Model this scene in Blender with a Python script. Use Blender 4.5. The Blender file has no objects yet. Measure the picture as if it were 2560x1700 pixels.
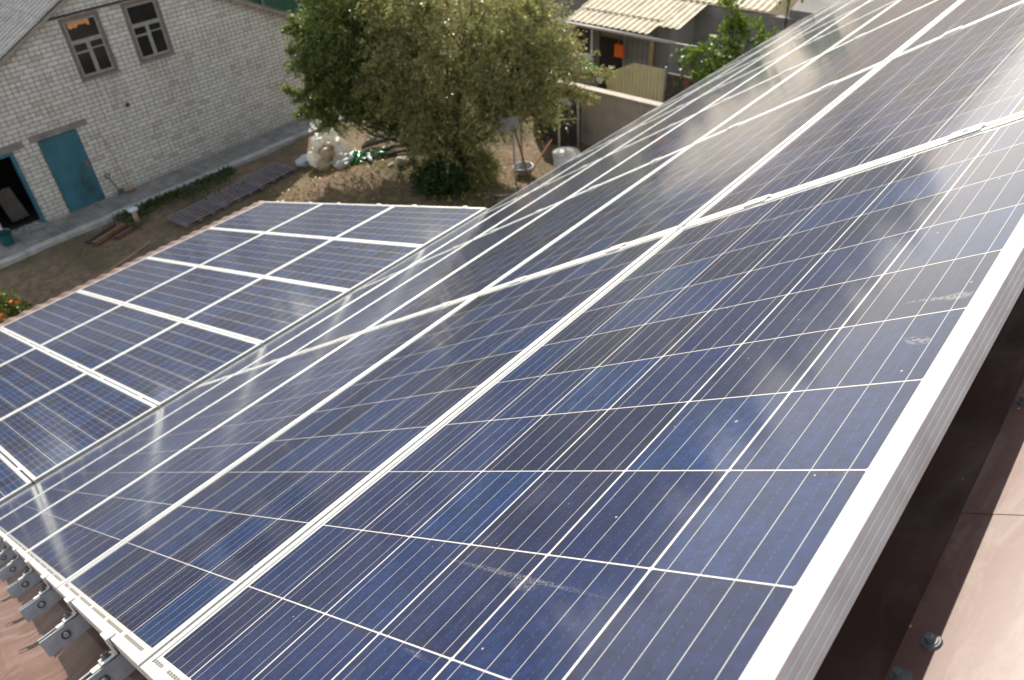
import bpy, math, random
import numpy as np
from mathutils import Matrix, Vector, Euler

C = bpy.context.scene.collection
SC = bpy.context.scene
R = math.radians

# ------------------------------------------------------------------ camera
cd = bpy.data.cameras.new('camera')
cam = bpy.data.objects.new('camera', cd)
C.objects.link(cam)
SC.camera = cam
cd.sensor_width = 23.6
cd.lens = 1883.38 / 2560 * 23.6
cd.clip_start = 0.02
cd.clip_end = 2000
RW = ((0.641782, -0.765259, -0.049944), (-0.501108, -0.369171, -0.782690), (0.580522, 0.527344, -0.620405))
cm = Matrix.Identity(4)
for r in range(3):
    cm[r][0] = RW[0][r]; cm[r][1] = -RW[1][r]; cm[r][2] = -RW[2][r]
cm.translation = Vector((-0.0463, -0.0445, 9.0153))
cam.matrix_world = cm
cd.dof.use_dof = True
cd.dof.focus_distance = 1.0
cd.dof.aperture_fstop = 5.6

# ------------------------------------------------------------------ sky and sun
SUN = Vector((0.86, 1.00, 1.0)).normalized()          # towards the sun
EL = math.asin(SUN.z); AZ = math.atan2(SUN.x, SUN.y)
W = bpy.data.worlds.new('World'); SC.world = W
W.use_nodes = True
wt = W.node_tree; wt.nodes.clear()
wo = wt.nodes.new('ShaderNodeOutputWorld'); wb = wt.nodes.new('ShaderNodeBackground')
sky = wt.nodes.new('ShaderNodeTexSky'); sky.sky_type = 'NISHITA'; sky.sun_disc = False
sky.sun_elevation = EL; sky.sun_rotation = AZ
sky.air_density = 1.0; sky.dust_density = 0.25; sky.ozone_density = 1.0
wc = wt.nodes.new('ShaderNodeTexCoord'); wn = wt.nodes.new('ShaderNodeTexNoise')
wm = wt.nodes.new('ShaderNodeMapping'); wm.inputs['Scale'].default_value = (1.0, 1.0, 1.6)
wm.inputs['Location'].default_value = (0.35, 0.1, 0.0)
wn.inputs['Scale'].default_value = 2.6; wn.inputs['Detail'].default_value = 5; wn.inputs['Roughness'].default_value = 0.55
wr = wt.nodes.new('ShaderNodeMapRange'); wr.inputs[1].default_value = 0.52; wr.inputs[2].default_value = 0.66
wx = wt.nodes.new('ShaderNodeMix'); wx.data_type = 'RGBA'
wt.links.new(wc.outputs['Generated'], wm.inputs['Vector']); wt.links.new(wm.outputs['Vector'], wn.inputs['Vector'])
wt.links.new(wn.outputs['Fac'], wr.inputs[0]); # a bank of pale haze lies low round the horizon
wz = wt.nodes.new('ShaderNodeSeparateXYZ'); wt.links.new(wc.outputs['Generated'], wz.inputs[0])
wh = wt.nodes.new('ShaderNodeMapRange'); wh.interpolation_type = 'SMOOTHSTEP'
for i_, v_ in enumerate((0.02, 0.34, 0.85, 0.0)): wh.inputs[i_ + 1].default_value = v_
wt.links.new(wz.outputs[2], wh.inputs[0])
wmx = wt.nodes.new('ShaderNodeMath'); wmx.operation = 'MAXIMUM'
wt.links.new(wr.outputs[0], wmx.inputs[0]); wt.links.new(wh.outputs[0], wmx.inputs[1])
wt.links.new(wmx.outputs[0], wx.inputs['Factor'])
wk = wt.nodes.new('ShaderNodeMix'); wk.data_type = 'RGBA'; wk.blend_type = 'MULTIPLY'; wk.inputs['Factor'].default_value = 1.0
wk.inputs['B'].default_value = (1.22, 1.0, 0.79, 1)      # warm white-balance tint multiplied into the sky colour
wt.links.new(sky.outputs[0], wk.inputs['A']); wt.links.new(wk.outputs['Result'], wx.inputs['A']); wx.inputs['B'].default_value = (8.0, 7.7, 7.2, 1)
wt.links.new(wx.outputs['Result'], wb.inputs['Color']); wb.inputs['Strength'].default_value = 0.15
wt.links.new(wb.outputs[0], wo.inputs['Surface'])
sl = bpy.data.lights.new('sun', 'SUN'); sl.energy = 4.2; sl.angle = R(0.53); sl.color = (1.0, 0.93, 0.82)
so = bpy.data.objects.new('sun', sl); C.objects.link(so)
so.rotation_euler = SUN.to_track_quat('Z', 'Y').to_euler()
so.location = (0, 0, 30)

SC.view_settings.view_transform = 'Standard'
SC.view_settings.look = 'None'
SC.view_settings.gamma = 1
SC.view_settings.exposure = 1.0

# ------------------------------------------------------------------ helpers
def tag(o, label=None, cat=None, group=None, kind=None):
    if label: o['label'] = label
    if cat: o['category'] = cat
    if group: o['group'] = group
    if kind: o['kind'] = kind
    return o

def empty(name, loc=(0, 0, 0), label=None, cat=None, group=None, rot=None):
    o = bpy.data.objects.new(name, None); C.objects.link(o)
    o.location = loc
    if rot is not None: o.rotation_euler = rot
    o.empty_display_size = 0.1
    return tag(o, label, cat, group)

class MB:
    """collects shapes, then links them as ONE mesh object"""
    def __init__(s): s.v = []; s.f = []; s.uv = None
    def add(s, vs, fs):
        b = len(s.v); s.v += [tuple(p) for p in vs]; s.f += [tuple(i + b for i in f) for f in fs]; return s
    def box(s, x0, x1, y0, y1, z0, z1):
        return s.add([(x0, y0, z0), (x1, y0, z0), (x1, y1, z0), (x0, y1, z0), (x0, y0, z1), (x1, y0, z1), (x1, y1, z1), (x0, y1, z1)],
                     [(0, 3, 2, 1), (4, 5, 6, 7), (0, 1, 5, 4), (1, 2, 6, 5), (2, 3, 7, 6), (3, 0, 4, 7)])
    def tube(s, pts, rad, n=10, cap=True):
        pts = [Vector(p) for p in pts]
        rads = rad if isinstance(rad, (list, tuple)) else [rad] * len(pts)
        vs = []; up = Vector((0.13, 0.31, 0.94))
        for i, p in enumerate(pts):
            a = pts[max(i - 1, 0)]; b = pts[min(i + 1, len(pts) - 1)]
            d = (b - a).normalized()
            x = d.cross(up)
            if x.length < 0.1: x = d.cross(Vector((1, 0, 0)))
            x.normalize(); y = d.cross(x)
            for k in range(n):
                t = 2 * math.pi * k / n
                vs.append(p + (x * math.cos(t) + y * math.sin(t)) * rads[i])
        fs = []
        for i in range(len(pts) - 1):
            for k in range(n):
                k2 = (k + 1) % n
                fs.append((i * n + k, i * n + k2, (i + 1) * n + k2, (i + 1) * n + k))
        if cap:
            fs.append(tuple(range(n))[::-1]); m = (len(pts) - 1) * n
            fs.append(tuple(m + k for k in range(n)))
        return s.add(vs, fs)
    def prism(s, poly, y0, y1, axis='y'):
        """polygon in (a,b) extruded; axis y: (a,y,b); axis x: (x,a,b); axis z: (a,b,z)"""
        n = len(poly)
        mk = {'y': lambda a, b, t: (a, t, b), 'x': lambda a, b, t: (t, a, b), 'z': lambda a, b, t: (a, b, t)}[axis]
        vs = [mk(a, b, y0) for a, b in poly] + [mk(a, b, y1) for a, b in poly]
        fs = [tuple(range(n)), tuple(range(2 * n - 1, n - 1, -1))]
        for i in range(n):
            j = (i + 1) % n
            fs.append((i, i + n, j + n, j))
        return s.add(vs, fs)
    def blob(s, c, r, rnd, amp=0.25, n=12, m=8, sq=1.0):
        c = Vector(c); vs = []; ph = [rnd.uniform(0, 6.28) for _ in range(8)]
        rr = r if isinstance(r, (tuple, list)) else (r, r, r)
        for i in range(m + 1):
            t = math.pi * i / m
            for k in range(n):
                p = 2 * math.pi * k / n
                d = Vector((math.sin(t) * math.cos(p), math.sin(t) * math.sin(p), math.cos(t)))
                w = 1 + amp * (0.5 * math.sin(3 * d.x + ph[0] + 2 * d.z) + 0.4 * math.sin(4 * d.y + ph[1] + 3 * d.x) + 0.35 * math.sin(7 * d.z + ph[2] + 4 * d.y) + 0.25 * math.sin(11 * d.x + 9 * d.y + ph[3]) + 0.2 * math.sin(15 * d.y - 12 * d.z + ph[4]))
                vs.append(c + Vector((d.x * rr[0], d.y * rr[1], d.z * rr[2])) * w)
        fs = []
        for i in range(m):
            for k in range(n):
                k2 = (k + 1) % n
                fs.append((i * n + k, (i + 1) * n + k, (i + 1) * n + k2, i * n + k2))
        return s.add(vs, fs)
    def build(s, name, mat, parent=None, loc=None, smooth=False, bevel=0, fix=True):
        me = bpy.data.meshes.new(name)
        me.from_pydata(s.v, [], s.f)
        if mat: me.materials.append(mat)
        if fix and len(s.f) < 60000:
            import bmesh
            bm = bmesh.new(); bm.from_mesh(me); bmesh.ops.recalc_face_normals(bm, faces=bm.faces); bm.to_mesh(me); bm.free()
        if smooth:
            me.polygons.foreach_set('use_smooth', [True] * len(me.polygons))
        me.update()
        o = bpy.data.objects.new(name, me); C.objects.link(o)
        if parent: o.parent = parent
        if loc is not None: o.location = loc
        if bevel:
            m = o.modifiers.new('bevel', 'BEVEL'); m.width = bevel; m.segments = 2; m.limit_method = 'ANGLE'; m.angle_limit = R(40)
        return o

def children(o): return [c for c in bpy.data.objects if c.parent == o]
def copy_tree(o, parent=None, kids=None):
    c = o.copy(); C.objects.link(c)
    if parent: c.parent = parent
    for ch in (KIDS.get(o.name) or []): copy_tree(ch, c)
    return c
KIDS = {}
def remember(o):
    KIDS[o.name] = list(o.children)
    for ch in o.children: remember(ch)

# ------------------------------------------------------------------ materials
class NT:
    def __init__(s, name):
        s.m = bpy.data.materials.new(name); s.m.use_nodes = True
        s.t = s.m.node_tree; s.t.nodes.clear()
        s.o = s.t.nodes.new('ShaderNodeOutputMaterial')
        s.b = s.t.nodes.new('ShaderNodeBsdfPrincipled')
        s.t.links.new(s.b.outputs[0], s.o.inputs['Surface'])
    def set(s, sock, v):
        if isinstance(v, bpy.types.NodeSocket): s.t.links.new(v, sock)
        else:
            if sock.type == 'RGBA' and len(v) == 3: v = (*v, 1)
            sock.default_value = v
    def p(s, **k):
        for n, v in k.items(): s.set(s.b.inputs[n.replace('_', ' ')], v)
        return s
    def mth(s, op, a, b=None, c=None, clamp=False):
        n = s.t.nodes.new('ShaderNodeMath'); n.operation = op; n.use_clamp = clamp
        for i, v in enumerate((a, b, c)):
            if v is not None: s.set(n.inputs[i], v)
        return n.outputs[0]
    def mix(s, f, a, b, blend='MIX'):
        n = s.t.nodes.new('ShaderNodeMix'); n.data_type = 'RGBA'; n.blend_type = blend
        s.set(n.inputs['Factor'], f); s.set(n.inputs['A'], a); s.set(n.inputs['B'], b)
        return n.outputs['Result']
    def coord(s, which='Object'):
        return s.t.nodes.new('ShaderNodeTexCoord').outputs[which]
    def xyz(s, v):
        n = s.t.nodes.new('ShaderNodeSeparateXYZ'); s.set(n.inputs[0], v); return n.outputs
    def comb(s, x, y, z):
        n = s.t.nodes.new('ShaderNodeCombineXYZ')
        for i, v in enumerate((x, y, z)): s.set(n.inputs[i], v)
        return n.outputs[0]
    def noise(s, scale, detail=4, rough=0.55, vec=None, dist=0.0, out='Fac'):
        n = s.t.nodes.new('ShaderNodeTexNoise')
        n.inputs['Scale'].default_value = scale; n.inputs['Detail'].default_value = detail
        n.inputs['Roughness'].default_value = rough; n.inputs['Distortion'].default_value = dist
        s.set(n.inputs['Vector'], vec if vec is not None else s.coord())
        return n.outputs[out]
    def white(s, vec, out='Value'):
        n = s.t.nodes.new('ShaderNodeTexWhiteNoise'); n.noise_dimensions = '3D'; s.set(n.inputs['Vector'], vec); return n.outputs[out]
    def mapr(s, v, a, b, c=0.0, d=1.0):
        n = s.t.nodes.new('ShaderNodeMapRange')
        for i, x in enumerate((v, a, b, c, d)): s.set(n.inputs[i], x)
        return n.outputs[0]
    def ramp(s, f, stops):
        n = s.t.nodes.new('ShaderNodeValToRGB'); e = n.color_ramp.elements
        while len(e) < len(stops): e.new(0.5)
        for i, (p, c) in enumerate(stops): e[i].position = p; e[i].color = (*c, 1)
        s.set(n.inputs[0], f); return n.outputs[0]
    def scale(s, vec, sc):
        n = s.t.nodes.new('ShaderNodeMapping'); n.inputs['Scale'].default_value = sc; s.set(n.inputs['Vector'], vec); return n.outputs[0]
    def bump(s, h, strength=0.3, dist=0.01):
        n = s.t.nodes.new('ShaderNodeBump'); n.inputs['Strength'].default_value = strength; n.inputs['Distance'].default_value = dist
        s.set(n.inputs['Height'], h); s.t.links.new(n.outputs[0], s.b.inputs['Normal']); return s

def plain(name, col, rough=0.6, var=0.15, scale=6.0, metal=0.0, bump=0.0, spec=0.5, dirt=None):
    t = NT(name)
    n = t.noise(scale, 5)
    c = t.mix(t.mapr(n, 0.3, 0.7), tuple(x * (1 - var) for x in col), tuple(min(1, x * (1 + var)) for x in col))
    if dirt is not None:
        c = t.mix(t.mapr(t.noise(scale * 0.45, 6, 0.65), 0.5, 0.68), c, dirt)
    t.p(Base_Color=c, Roughness=rough, Metallic=metal, Specular_IOR_Level=spec)
    if bump: t.bump(t.noise(scale * 4, 4), bump, 0.01)
    return t.m

PU, PV = 1.648, 0.996           # module size
U0C, V0C = 0.030, 0.026         # where the cells start
CU, CV = (PU - 0.060) / 10, (PV - 0.052) / 6

def cell_material(name, marks=False):
    t = NT(name)
    uv = t.t.nodes.new('ShaderNodeUVMap').outputs[0]
    x = t.xyz(uv); u, v = x[0], x[1]
    oi = t.t.nodes.new('ShaderNodeObjectInfo').outputs['Random']
    cu = t.mth('DIVIDE', t.mth('SUBTRACT', u, U0C), CU); cv = t.mth('DIVIDE', t.mth('SUBTRACT', v, V0C), CV)
    fu = t.mth('FRACT', cu); fv = t.mth('FRACT', cv)
    du = t.mth('MULTIPLY', t.mth('MINIMUM', fu, t.mth('SUBTRACT', 1.0, fu)), CU)
    dv = t.mth('MULTIPLY', t.mth('MINIMUM', fv, t.mth('SUBTRACT', 1.0, fv)), CV)
    gap = t.mth('MAXIMUM', t.mth('LESS_THAN', du, 0.00100), t.mth('LESS_THAN', dv, 0.0017))
    gap = t.mth('MAXIMUM', gap, t.mth('LESS_THAN', t.mth('ADD', du, dv), 0.0046))
    out = t.mth('MAXIMUM', t.mth('MAXIMUM', t.mth('LESS_THAN', cu, 0.0), t.mth('GREATER_THAN', cu, 10.0)),
                t.mth('MAXIMUM', t.mth('LESS_THAN', cv, 0.0), t.mth('GREATER_THAN', cv, 6.0)))
    white = t.mth('MAXIMUM', gap, out)
    b4 = t.mth('ABSOLUTE', t.mth('SUBTRACT', t.mth('FRACT', t.mth('MULTIPLY', fv, 4.0)), 0.5))
    bus = t.mth('LESS_THAN', t.mth('MULTIPLY', b4, CV / 4), 0.00062)
    # faint dashed centre line between bus bars
    dash = t.mth('MULTIPLY', t.mth('LESS_THAN', t.mth('MULTIPLY', t.mth('SUBTRACT', 0.5, b4), CV / 4), 0.0003),
                 t.mth('GREATER_THAN', t.mth('FRACT', t.mth('DIVIDE', u, 0.0076)), 0.5))
    fing = t.mth('POWER', t.mth('MULTIPLY_ADD', t.mth('COSINE', t.mth('MULTIPLY', u, 2 * math.pi / 0.0021)), 0.5, 0.5), 3.0)
    cell = t.comb(t.mth('FLOOR', cu), t.mth('FLOOR', cv), t.mth('MULTIPLY', oi, 97.0))
    rv = t.white(cell)
    col = t.ramp(rv, [(0.0, (0.0058, 0.0080, 0.0240)), (0.25, (0.0048, 0.0086, 0.0330)), (0.55, (0.0042, 0.0102, 0.0410)), (0.85, (0.0042, 0.0130, 0.0500)), (1.0, (0.0040, 0.0175, 0.0600))])
    off = t.t.nodes.new('ShaderNodeVectorMath'); off.operation = 'ADD'
    t.set(off.inputs[0], uv); t.set(off.inputs[1], t.comb(t.mth('MULTIPLY', oi, 31.0), t.mth('MULTIPLY', oi, 17.0), t.mth('MULTIPLY', rv, 9.0)))
    ov = off.outputs[0]
    gr = t.t.nodes.new('ShaderNodeTexVoronoi'); gr.inputs['Scale'].default_value = 120; t.set(gr.inputs['Vector'], ov)
    grain = t.xyz(gr.outputs['Color'])[0]
    col = t.mix(1.0, col, t.mix(grain, (0.70, 0.72, 0.75), (1.32, 1.30, 1.26)), 'MULTIPLY')
    big = t.mapr(t.noise(9.0, 4, 0.6, vec=ov), 0.3, 0.75, 0.95, 1.5)
    col = t.mix(1.0, col, t.comb(big, big, big), 'MULTIPLY')
    # brown edge tint some cells show
    edge = t.mth('MULTIPLY', t.mapr(t.mth('MINIMUM', du, dv), 0.0, 0.014, 1.0, 0.0), t.mapr(t.noise(7.0, 3, vec=ov), 0.45, 0.7, 0.0, 0.7))
    col = t.mix(edge, col, (0.022, 0.013, 0.014))
    col = t.mix(t.mth('MULTIPLY', fing, 0.13), col, (0.10, 0.14, 0.25))
    col = t.mix(t.mth('MULTIPLY', dash, 0.13), col, (0.40, 0.40, 0.42))
    # a film of dust, finer specks, and a few streaks
    d1 = t.mapr(t.noise(3.2, 6, 0.65, vec=ov), 0.38, 0.78, 0.0, 0.024)
    st = t.mapr(t.noise(14.0, 5, 0.7, vec=t.scale(ov, (0.35, 1.0, 1.0))), 0.60, 0.80, 0.0, 0.05)
    col = t.mix(t.mth('ADD', d1, st), col, (0.42, 0.39, 0.36))
    lines = t.mix(t.noise(60.0, 3, vec=ov), (0.22, 0.22, 0.215), (0.32, 0.315, 0.30))
    col = t.mix(bus, col, lines)
    col = t.mix(white, col, t.mix(t.noise(40.0, 3, vec=ov), (0.38, 0.37, 0.35), (0.48, 0.47, 0.445)))
    # ribbon dashes in the margin at the two short ends
    un = t.mth('MINIMUM', u, t.mth('SUBTRACT', PU, u))
    rib = t.mth('MULTIPLY', t.mth('MULTIPLY', t.mth('GREATER_THAN', un, 0.0175), t.mth('LESS_THAN', un, 0.0235)),
                t.mth('MULTIPLY', t.mth('GREATER_THAN', t.mth('FRACT', t.mth('DIVIDE', v, 0.0128)), 0.16),
                      t.mth('GREATER_THAN', t.mth('FRACT', t.mth('MULTIPLY', cv, 0.9)), 0.16)))
    col = t.mix(rib, col, t.mix(t.noise(300.0, 3, vec=ov), (0.04, 0.04, 0.04), (0.26, 0.25, 0.23)))
    sp = t.t.nodes.new('ShaderNodeTexVoronoi'); sp.inputs['Scale'].default_value = 48; t.set(sp.inputs['Vector'], ov)
    spk = t.mth('MULTIPLY', t.mth('LESS_THAN', sp.outputs['Distance'], t.mth('MULTIPLY', t.xyz(sp.outputs['Color'])[1], 0.10)),
                t.mth('GREATER_THAN', t.mth('ADD', t.xyz(sp.outputs['Color'])[0], t.mth('MULTIPLY', t.noise(5.0, 3, vec=ov), 0.6)), 1.16))
    col = t.mix(t.mth('MULTIPLY', spk, 0.75), col, (0.42, 0.36, 0.28))
    if marks:      # dried streak of dirt across the third cell row and two bird marks by the edge
        nz = t.noise(150.0, 4, 0.7, vec=uv)
        def blotch(u0, v0, ru, rv, thr, nzz, bend=0.0):
            a = t.mth('DIVIDE', t.mth('SUBTRACT', t.mth('SUBTRACT', u, u0), t.mth('MULTIPLY', t.mth('SUBTRACT', v, v0), bend)), ru)
            b = t.mth('DIVIDE', t.mth('SUBTRACT', v, v0), rv)
            r_ = t.mth('ADD', t.mth('MULTIPLY', a, a), t.mth('MULTIPLY', b, b))
            return t.mth('MULTIPLY', t.mapr(r_, 0.2, 1.0, 1.0, 0.0), t.mapr(nzz, thr, thr + 0.06, 0.0, 1.0))
        fine = t.noise(420.0, 3, 0.6, vec=t.scale(uv, (0.7, 1.4, 1.0)))
        k_ = t.mth('ADD', t.mth('ADD', blotch(0.310, 0.365, 0.0045, 0.17, 0.50, fine, 0.052), blotch(0.300, 0.335, 0.011, 0.028, 0.50, fine)),
                   t.mth('ADD', t.mth('ADD', blotch(0.862, 0.046, 0.012, 0.020, 0.44, nz), blotch(0.865, 0.075, 0.006, 0.045, 0.47, nz, 0.1)), t.mth('ADD', blotch(0.757, 0.062, 0.011, 0.020, 0.46, nz, 0.3), blotch(0.18, 0.40, 0.004, 0.035, 0.53, fine, 0.1))))
        col = t.mix(t.mth('MULTIPLY', t.mth('MINIMUM', k_, 1.0), 0.30), col, (0.36, 0.34, 0.31))
    t.p(Base_Color=col, Roughness=0.55, Specular_IOR_Level=0.1, Coat_Weight=1.0, Coat_IOR=1.235,
        Coat_Roughness=t.mapr(t.noise(6.0, 4, vec=ov), 0.3, 0.7, 0.07, 0.13))
    return t.m

def brick_material(name):
    t = NT(name)
    co = t.coord()
    wob = t.noise(9.0, 3, vec=co, out='Color')
    mv = t.t.nodes.new('ShaderNodeVectorMath'); mv.operation = 'MULTIPLY_ADD'
    t.set(mv.inputs[0], wob); mv.inputs[1].default_value = (0.022, 0.0, 0.018); t.set(mv.inputs[2], co)
    p = t.xyz(mv.outputs[0]); x, z = p[0], p[2]
    x = t.mth('ADD', x, t.mth('MULTIPLY', p[1], 1.0))
    H = 0.107
    row = t.mth('FLOOR', t.mth('DIVIDE', z, H)); fz = t.mth('FRACT', t.mth('DIVIDE', z, H))
    m6 = t.mth('LESS_THAN', t.mth('FRACT', t.mth('DIVIDE', t.mth('ADD', row, 0.5), 6.0)), 0.166)
    rr = t.white(t.comb(row, 3.0, 1.0))
    hd = t.mth('MAXIMUM', m6, t.mth('GREATER_THAN', rr, 0.82))
    Wd = t.mth('SUBTRACT', 0.272, t.mth('MULTIPLY', hd, 0.136))
    sh = t.mth('MULTIPLY', t.mth('FRACT', t.mth('MULTIPLY', row, 0.5)), 0.272)
    sh = t.mth('ADD', sh, t.mth('MULTIPLY', rr, 0.03))
    cx = t.mth('DIVIDE', t.mth('ADD', x, sh), Wd)
    col_i = t.mth('FLOOR', cx); fx = t.mth('FRACT', cx)
    # now and then a stretcher is two headers
    r2 = t.white(t.comb(col_i, row, 5.0))
    split = t.mth('MULTIPLY', t.mth('GREATER_THAN', r2, 0.86), t.mth('SUBTRACT', 1.0, hd))
    fx2 = t.mth('FRACT', t.mth('MULTIPLY', fx, 2.0))
    dx = t.mth('MULTIPLY', t.mth('MINIMUM', fx, t.mth('SUBTRACT', 1.0, fx)), Wd)
    dx2 = t.mth('MULTIPLY', t.mth('MINIMUM', fx2, t.mth('SUBTRACT', 1.0, fx2)), 0.136)
    dx = t.mth('MINIMUM', dx, t.mth('ADD', dx2, t.mth('MULTIPLY', t.mth('SUBTRACT', 1.0, split), 1.0)))
    dz = t.mth('MULTIPLY', t.mth('MINIMUM', fz, t.mth('SUBTRACT', 1.0, fz)), H)
    d = t.mth('MINIMUM', dx, dz)
    face = t.mapr(d, 0.0050, 0.0095)
    bc = t.ramp(t.white(t.comb(col_i, row, 1.0)), [(0.0, (0.55, 0.52, 0.48)), (0.5, (0.63, 0.60, 0.555)), (0.85, (0.68, 0.65, 0.60)), (1.0, (0.63, 0.56, 0.47))])
    bc = t.mix(t.mapr(t.noise(24, 5, 0.65, vec=co), 0.35, 0.75, 0.0, 0.45), bc, (0.30, 0.285, 0.26))
    st = t.mapr(t.noise(0.9, 5, 0.6, vec=co), 0.42, 0.7, 0.0, 0.30)
    bc = t.mix(st, bc, (0.42, 0.385, 0.325))
    run = t.mapr(t.noise(1.0, 5, 0.65, vec=t.scale(co, (3.2, 1.0, 0.35))), 0.50, 0.72, 0.0, 0.35)
    bc = t.mix(run, bc, (0.38, 0.35, 0.30))
    odd = t.mth('MULTIPLY', t.mth('GREATER_THAN', t.white(t.comb(col_i, row, 9.0)), 0.93), 0.5)
    bc = t.mix(odd, bc, (0.34, 0.28, 0.22))
    xo = t.xyz(co)[0]; zo = t.xyz(co)[2]
    for cxx in (7.615 - 8.58, 9.17 - 8.58):
        inx = t.mapr(t.mth('ABSOLUTE', t.mth('SUBTRACT', xo, cxx)), 0.40, 0.62, 1.0, 0.0)
        inz = t.mth('MULTIPLY', t.mapr(zo, 1.9, 2.95, 0.0, 1.0), t.mth('LESS_THAN', zo, 3.0))
        sn = t.mapr(t.noise(1.0, 4, 0.6, vec=t.scale(co, (11.0, 1.0, 0.7))), 0.42, 0.62, 0.0, 0.55)
        bc = t.mix(t.mth('MULTIPLY', sn, t.mth('MULTIPLY', inx, inz)), bc, (0.26, 0.24, 0.20))
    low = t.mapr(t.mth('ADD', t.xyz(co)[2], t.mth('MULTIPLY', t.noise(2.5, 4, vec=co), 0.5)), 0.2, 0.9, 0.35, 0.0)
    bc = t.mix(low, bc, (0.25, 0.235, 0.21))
    mo = t.mix(t.noise(14, 4, vec=co), (0.085, 0.078, 0.068), (0.17, 0.155, 0.13))
    t.p(Base_Color=t.mix(face, mo, bc), Roughness=0.88, Specular_IOR_Level=0.2)
    t.bump(t.mth('ADD', face, t.mth('MULTIPLY', t.noise(60, 4, vec=co), 0.25)), 0.55, 0.012)
    return t.m

def leaf_material(name, cols, trans=0.35, spec=0.4, rough=0.45):
    t = NT(name)
    ri = t.t.nodes.new('ShaderNodeNewGeometry').outputs['Random Per Island']
    n = t.noise(0.9, 3)
    f = t.mth('ADD', t.mth('MULTIPLY', ri, 0.75), t.mth('MULTIPLY', n, 0.35), clamp=True)
    k = len(cols) - 1
    c = t.ramp(f, [(i / k, cc) for i, cc in enumerate(cols)])
    t.p(Base_Color=c, Roughness=rough, Specular_IOR_Level=spec)
    tr = t.t.nodes.new('ShaderNodeBsdfTranslucent'); t.set(tr.inputs[0], t.mix(0.3, c, (0.16, 0.20, 0.02)))
    mx = t.t.nodes.new('ShaderNodeMixShader'); mx.inputs[0].default_value = trans
    t.t.links.new(t.b.outputs[0], mx.inputs[1]); t.t.links.new(tr.outputs[0], mx.inputs[2])
    t.t.links.new(mx.outputs[0], t.o.inputs['Surface'])
    return t.m

def ground_material():
    t = NT('yard_soil')
    co = t.coord()
    a = t.noise(0.45, 6, 0.6, vec=co); b = t.noise(5.0, 6, 0.7, vec=co); c = t.noise(38.0, 4, 0.7, vec=co)
    col = t.mix(t.mapr(b, 0.3, 0.7), (0.055, 0.041, 0.029), (0.235, 0.165, 0.108))
    col = t.mix(t.mapr(c, 0.45, 0.75, 0, 0.6), col, (0.38, 0.285, 0.19))
    col = t.mix(t.mth('MULTIPLY', t.mapr(a, 0.46, 0.62), t.mapr(b, 0.35, 0.6)), col, (0.050, 0.058, 0.022))
    v = t.t.nodes.new('ShaderNodeTexVoronoi'); v.inputs['Scale'].default_value = 9.0; t.set(v.inputs['Vector'], co)
    lf = t.mth('MULTIPLY', t.mth('LESS_THAN', v.outputs['Distance'], 0.22), t.mth('GREATER_THAN', t.xyz(v.outputs['Color'])[0], 0.80))
    col = t.mix(lf, col, t.mix(t.xyz(v.outputs['Color'])[1], (0.22, 0.11, 0.03), (0.26, 0.20, 0.07)))
    t.p(Base_Color=col, Roughness=0.95, Specular_IOR_Level=0.15)
    t.bump(t.mth('ADD', b, t.mth('MULTIPLY', c, 0.5)), 0.9, 0.05)
    return t.m

def roof_metal():
    t = NT('brown_roof_metal')
    co = t.coord()
    n1 = t.noise(2.2, 6, 0.65, vec=co); n2 = t.noise(30.0, 5, 0.7, vec=co)
    c = t.mix(t.mapr(n1, 0.3, 0.7), (0.105, 0.054, 0.041), (0.140, 0.080, 0.064))
    smear = t.mapr(t.noise(5.0, 6, 0.7, vec=t.scale(co, (1.0, 3.2, 1.0)), dist=1.2), 0.48, 0.70, 0.0, 0.75)
    c = t.mix(smear, c, (0.21, 0.16, 0.13))
    v = t.t.nodes.new('ShaderNodeTexVoronoi'); v.inputs['Scale'].default_value = 95; t.set(v.inputs['Vector'], co)
    spk = t.mth('MULTIPLY', t.mth('LESS_THAN', v.outputs['Distance'], 0.16), t.mth('GREATER_THAN', t.xyz(v.outputs['Color'])[0], 0.975))
    c = t.mix(spk, c, (0.46, 0.25, 0.12))
    c = t.mix(t.mapr(n2, 0.5, 0.8, 0, 0.3), c, (0.19, 0.135, 0.11))
    t.p(Base_Color=c, Roughness=t.mapr(n1, 0.3, 0.7, 0.36, 0.52), Specular_IOR_Level=0.5)
    t.bump(n2, 0.06, 0.002)
    return t.m

M_CELL = cell_material('solar_cells')
M_CELLN = cell_material('marked_solar_cells', True)
M_FRAME = plain('anodised_frame', (0.66, 0.66, 0.635), 0.42, 0.05, 22, metal=0.45, dirt=(0.56, 0.545, 0.51))
M_GALV = plain('galvanised_steel', (0.46, 0.48, 0.50), 0.42, 0.22, 22, metal=0.55, bump=0.08)
M_CLAMP = plain('bare_aluminium', (0.66, 0.65, 0.61), 0.40, 0.08, 40, metal=0.3)
M_BOLT = plain('dark_bolt_steel', (0.11, 0.115, 0.12), 0.5, 0.2, 60, metal=0.3)
M_ROOF = roof_metal()
M_BRICK = brick_material('white_silicate_brick')
M_GROUND = ground_material()
M_CONC = plain('old_concrete', (0.21, 0.195, 0.175), 0.9, 0.25, 3.0, bump=0.4, dirt=(0.13, 0.12, 0.105))
M_KERB = plain('pale_kerb_concrete', (0.36, 0.345, 0.32), 0.9, 0.2, 4.0, bump=0.4, dirt=(0.24, 0.23, 0.21))
M_BLUE = plain('faded_blue_paint', (0.030, 0.125, 0.165), 0.5, 0.18, 2.6, bump=0.1, dirt=(0.024, 0.060, 0.066))
M_WOODG = plain('weathered_grey_wood', (0.185, 0.160, 0.140), 0.85, 0.25, 8.0, bump=0.3, dirt=(0.15, 0.09, 0.07))
M_WOODL = plain('pale_wood', (0.34, 0.25, 0.15), 0.8, 0.25, 8.0, bump=0.2)
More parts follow.
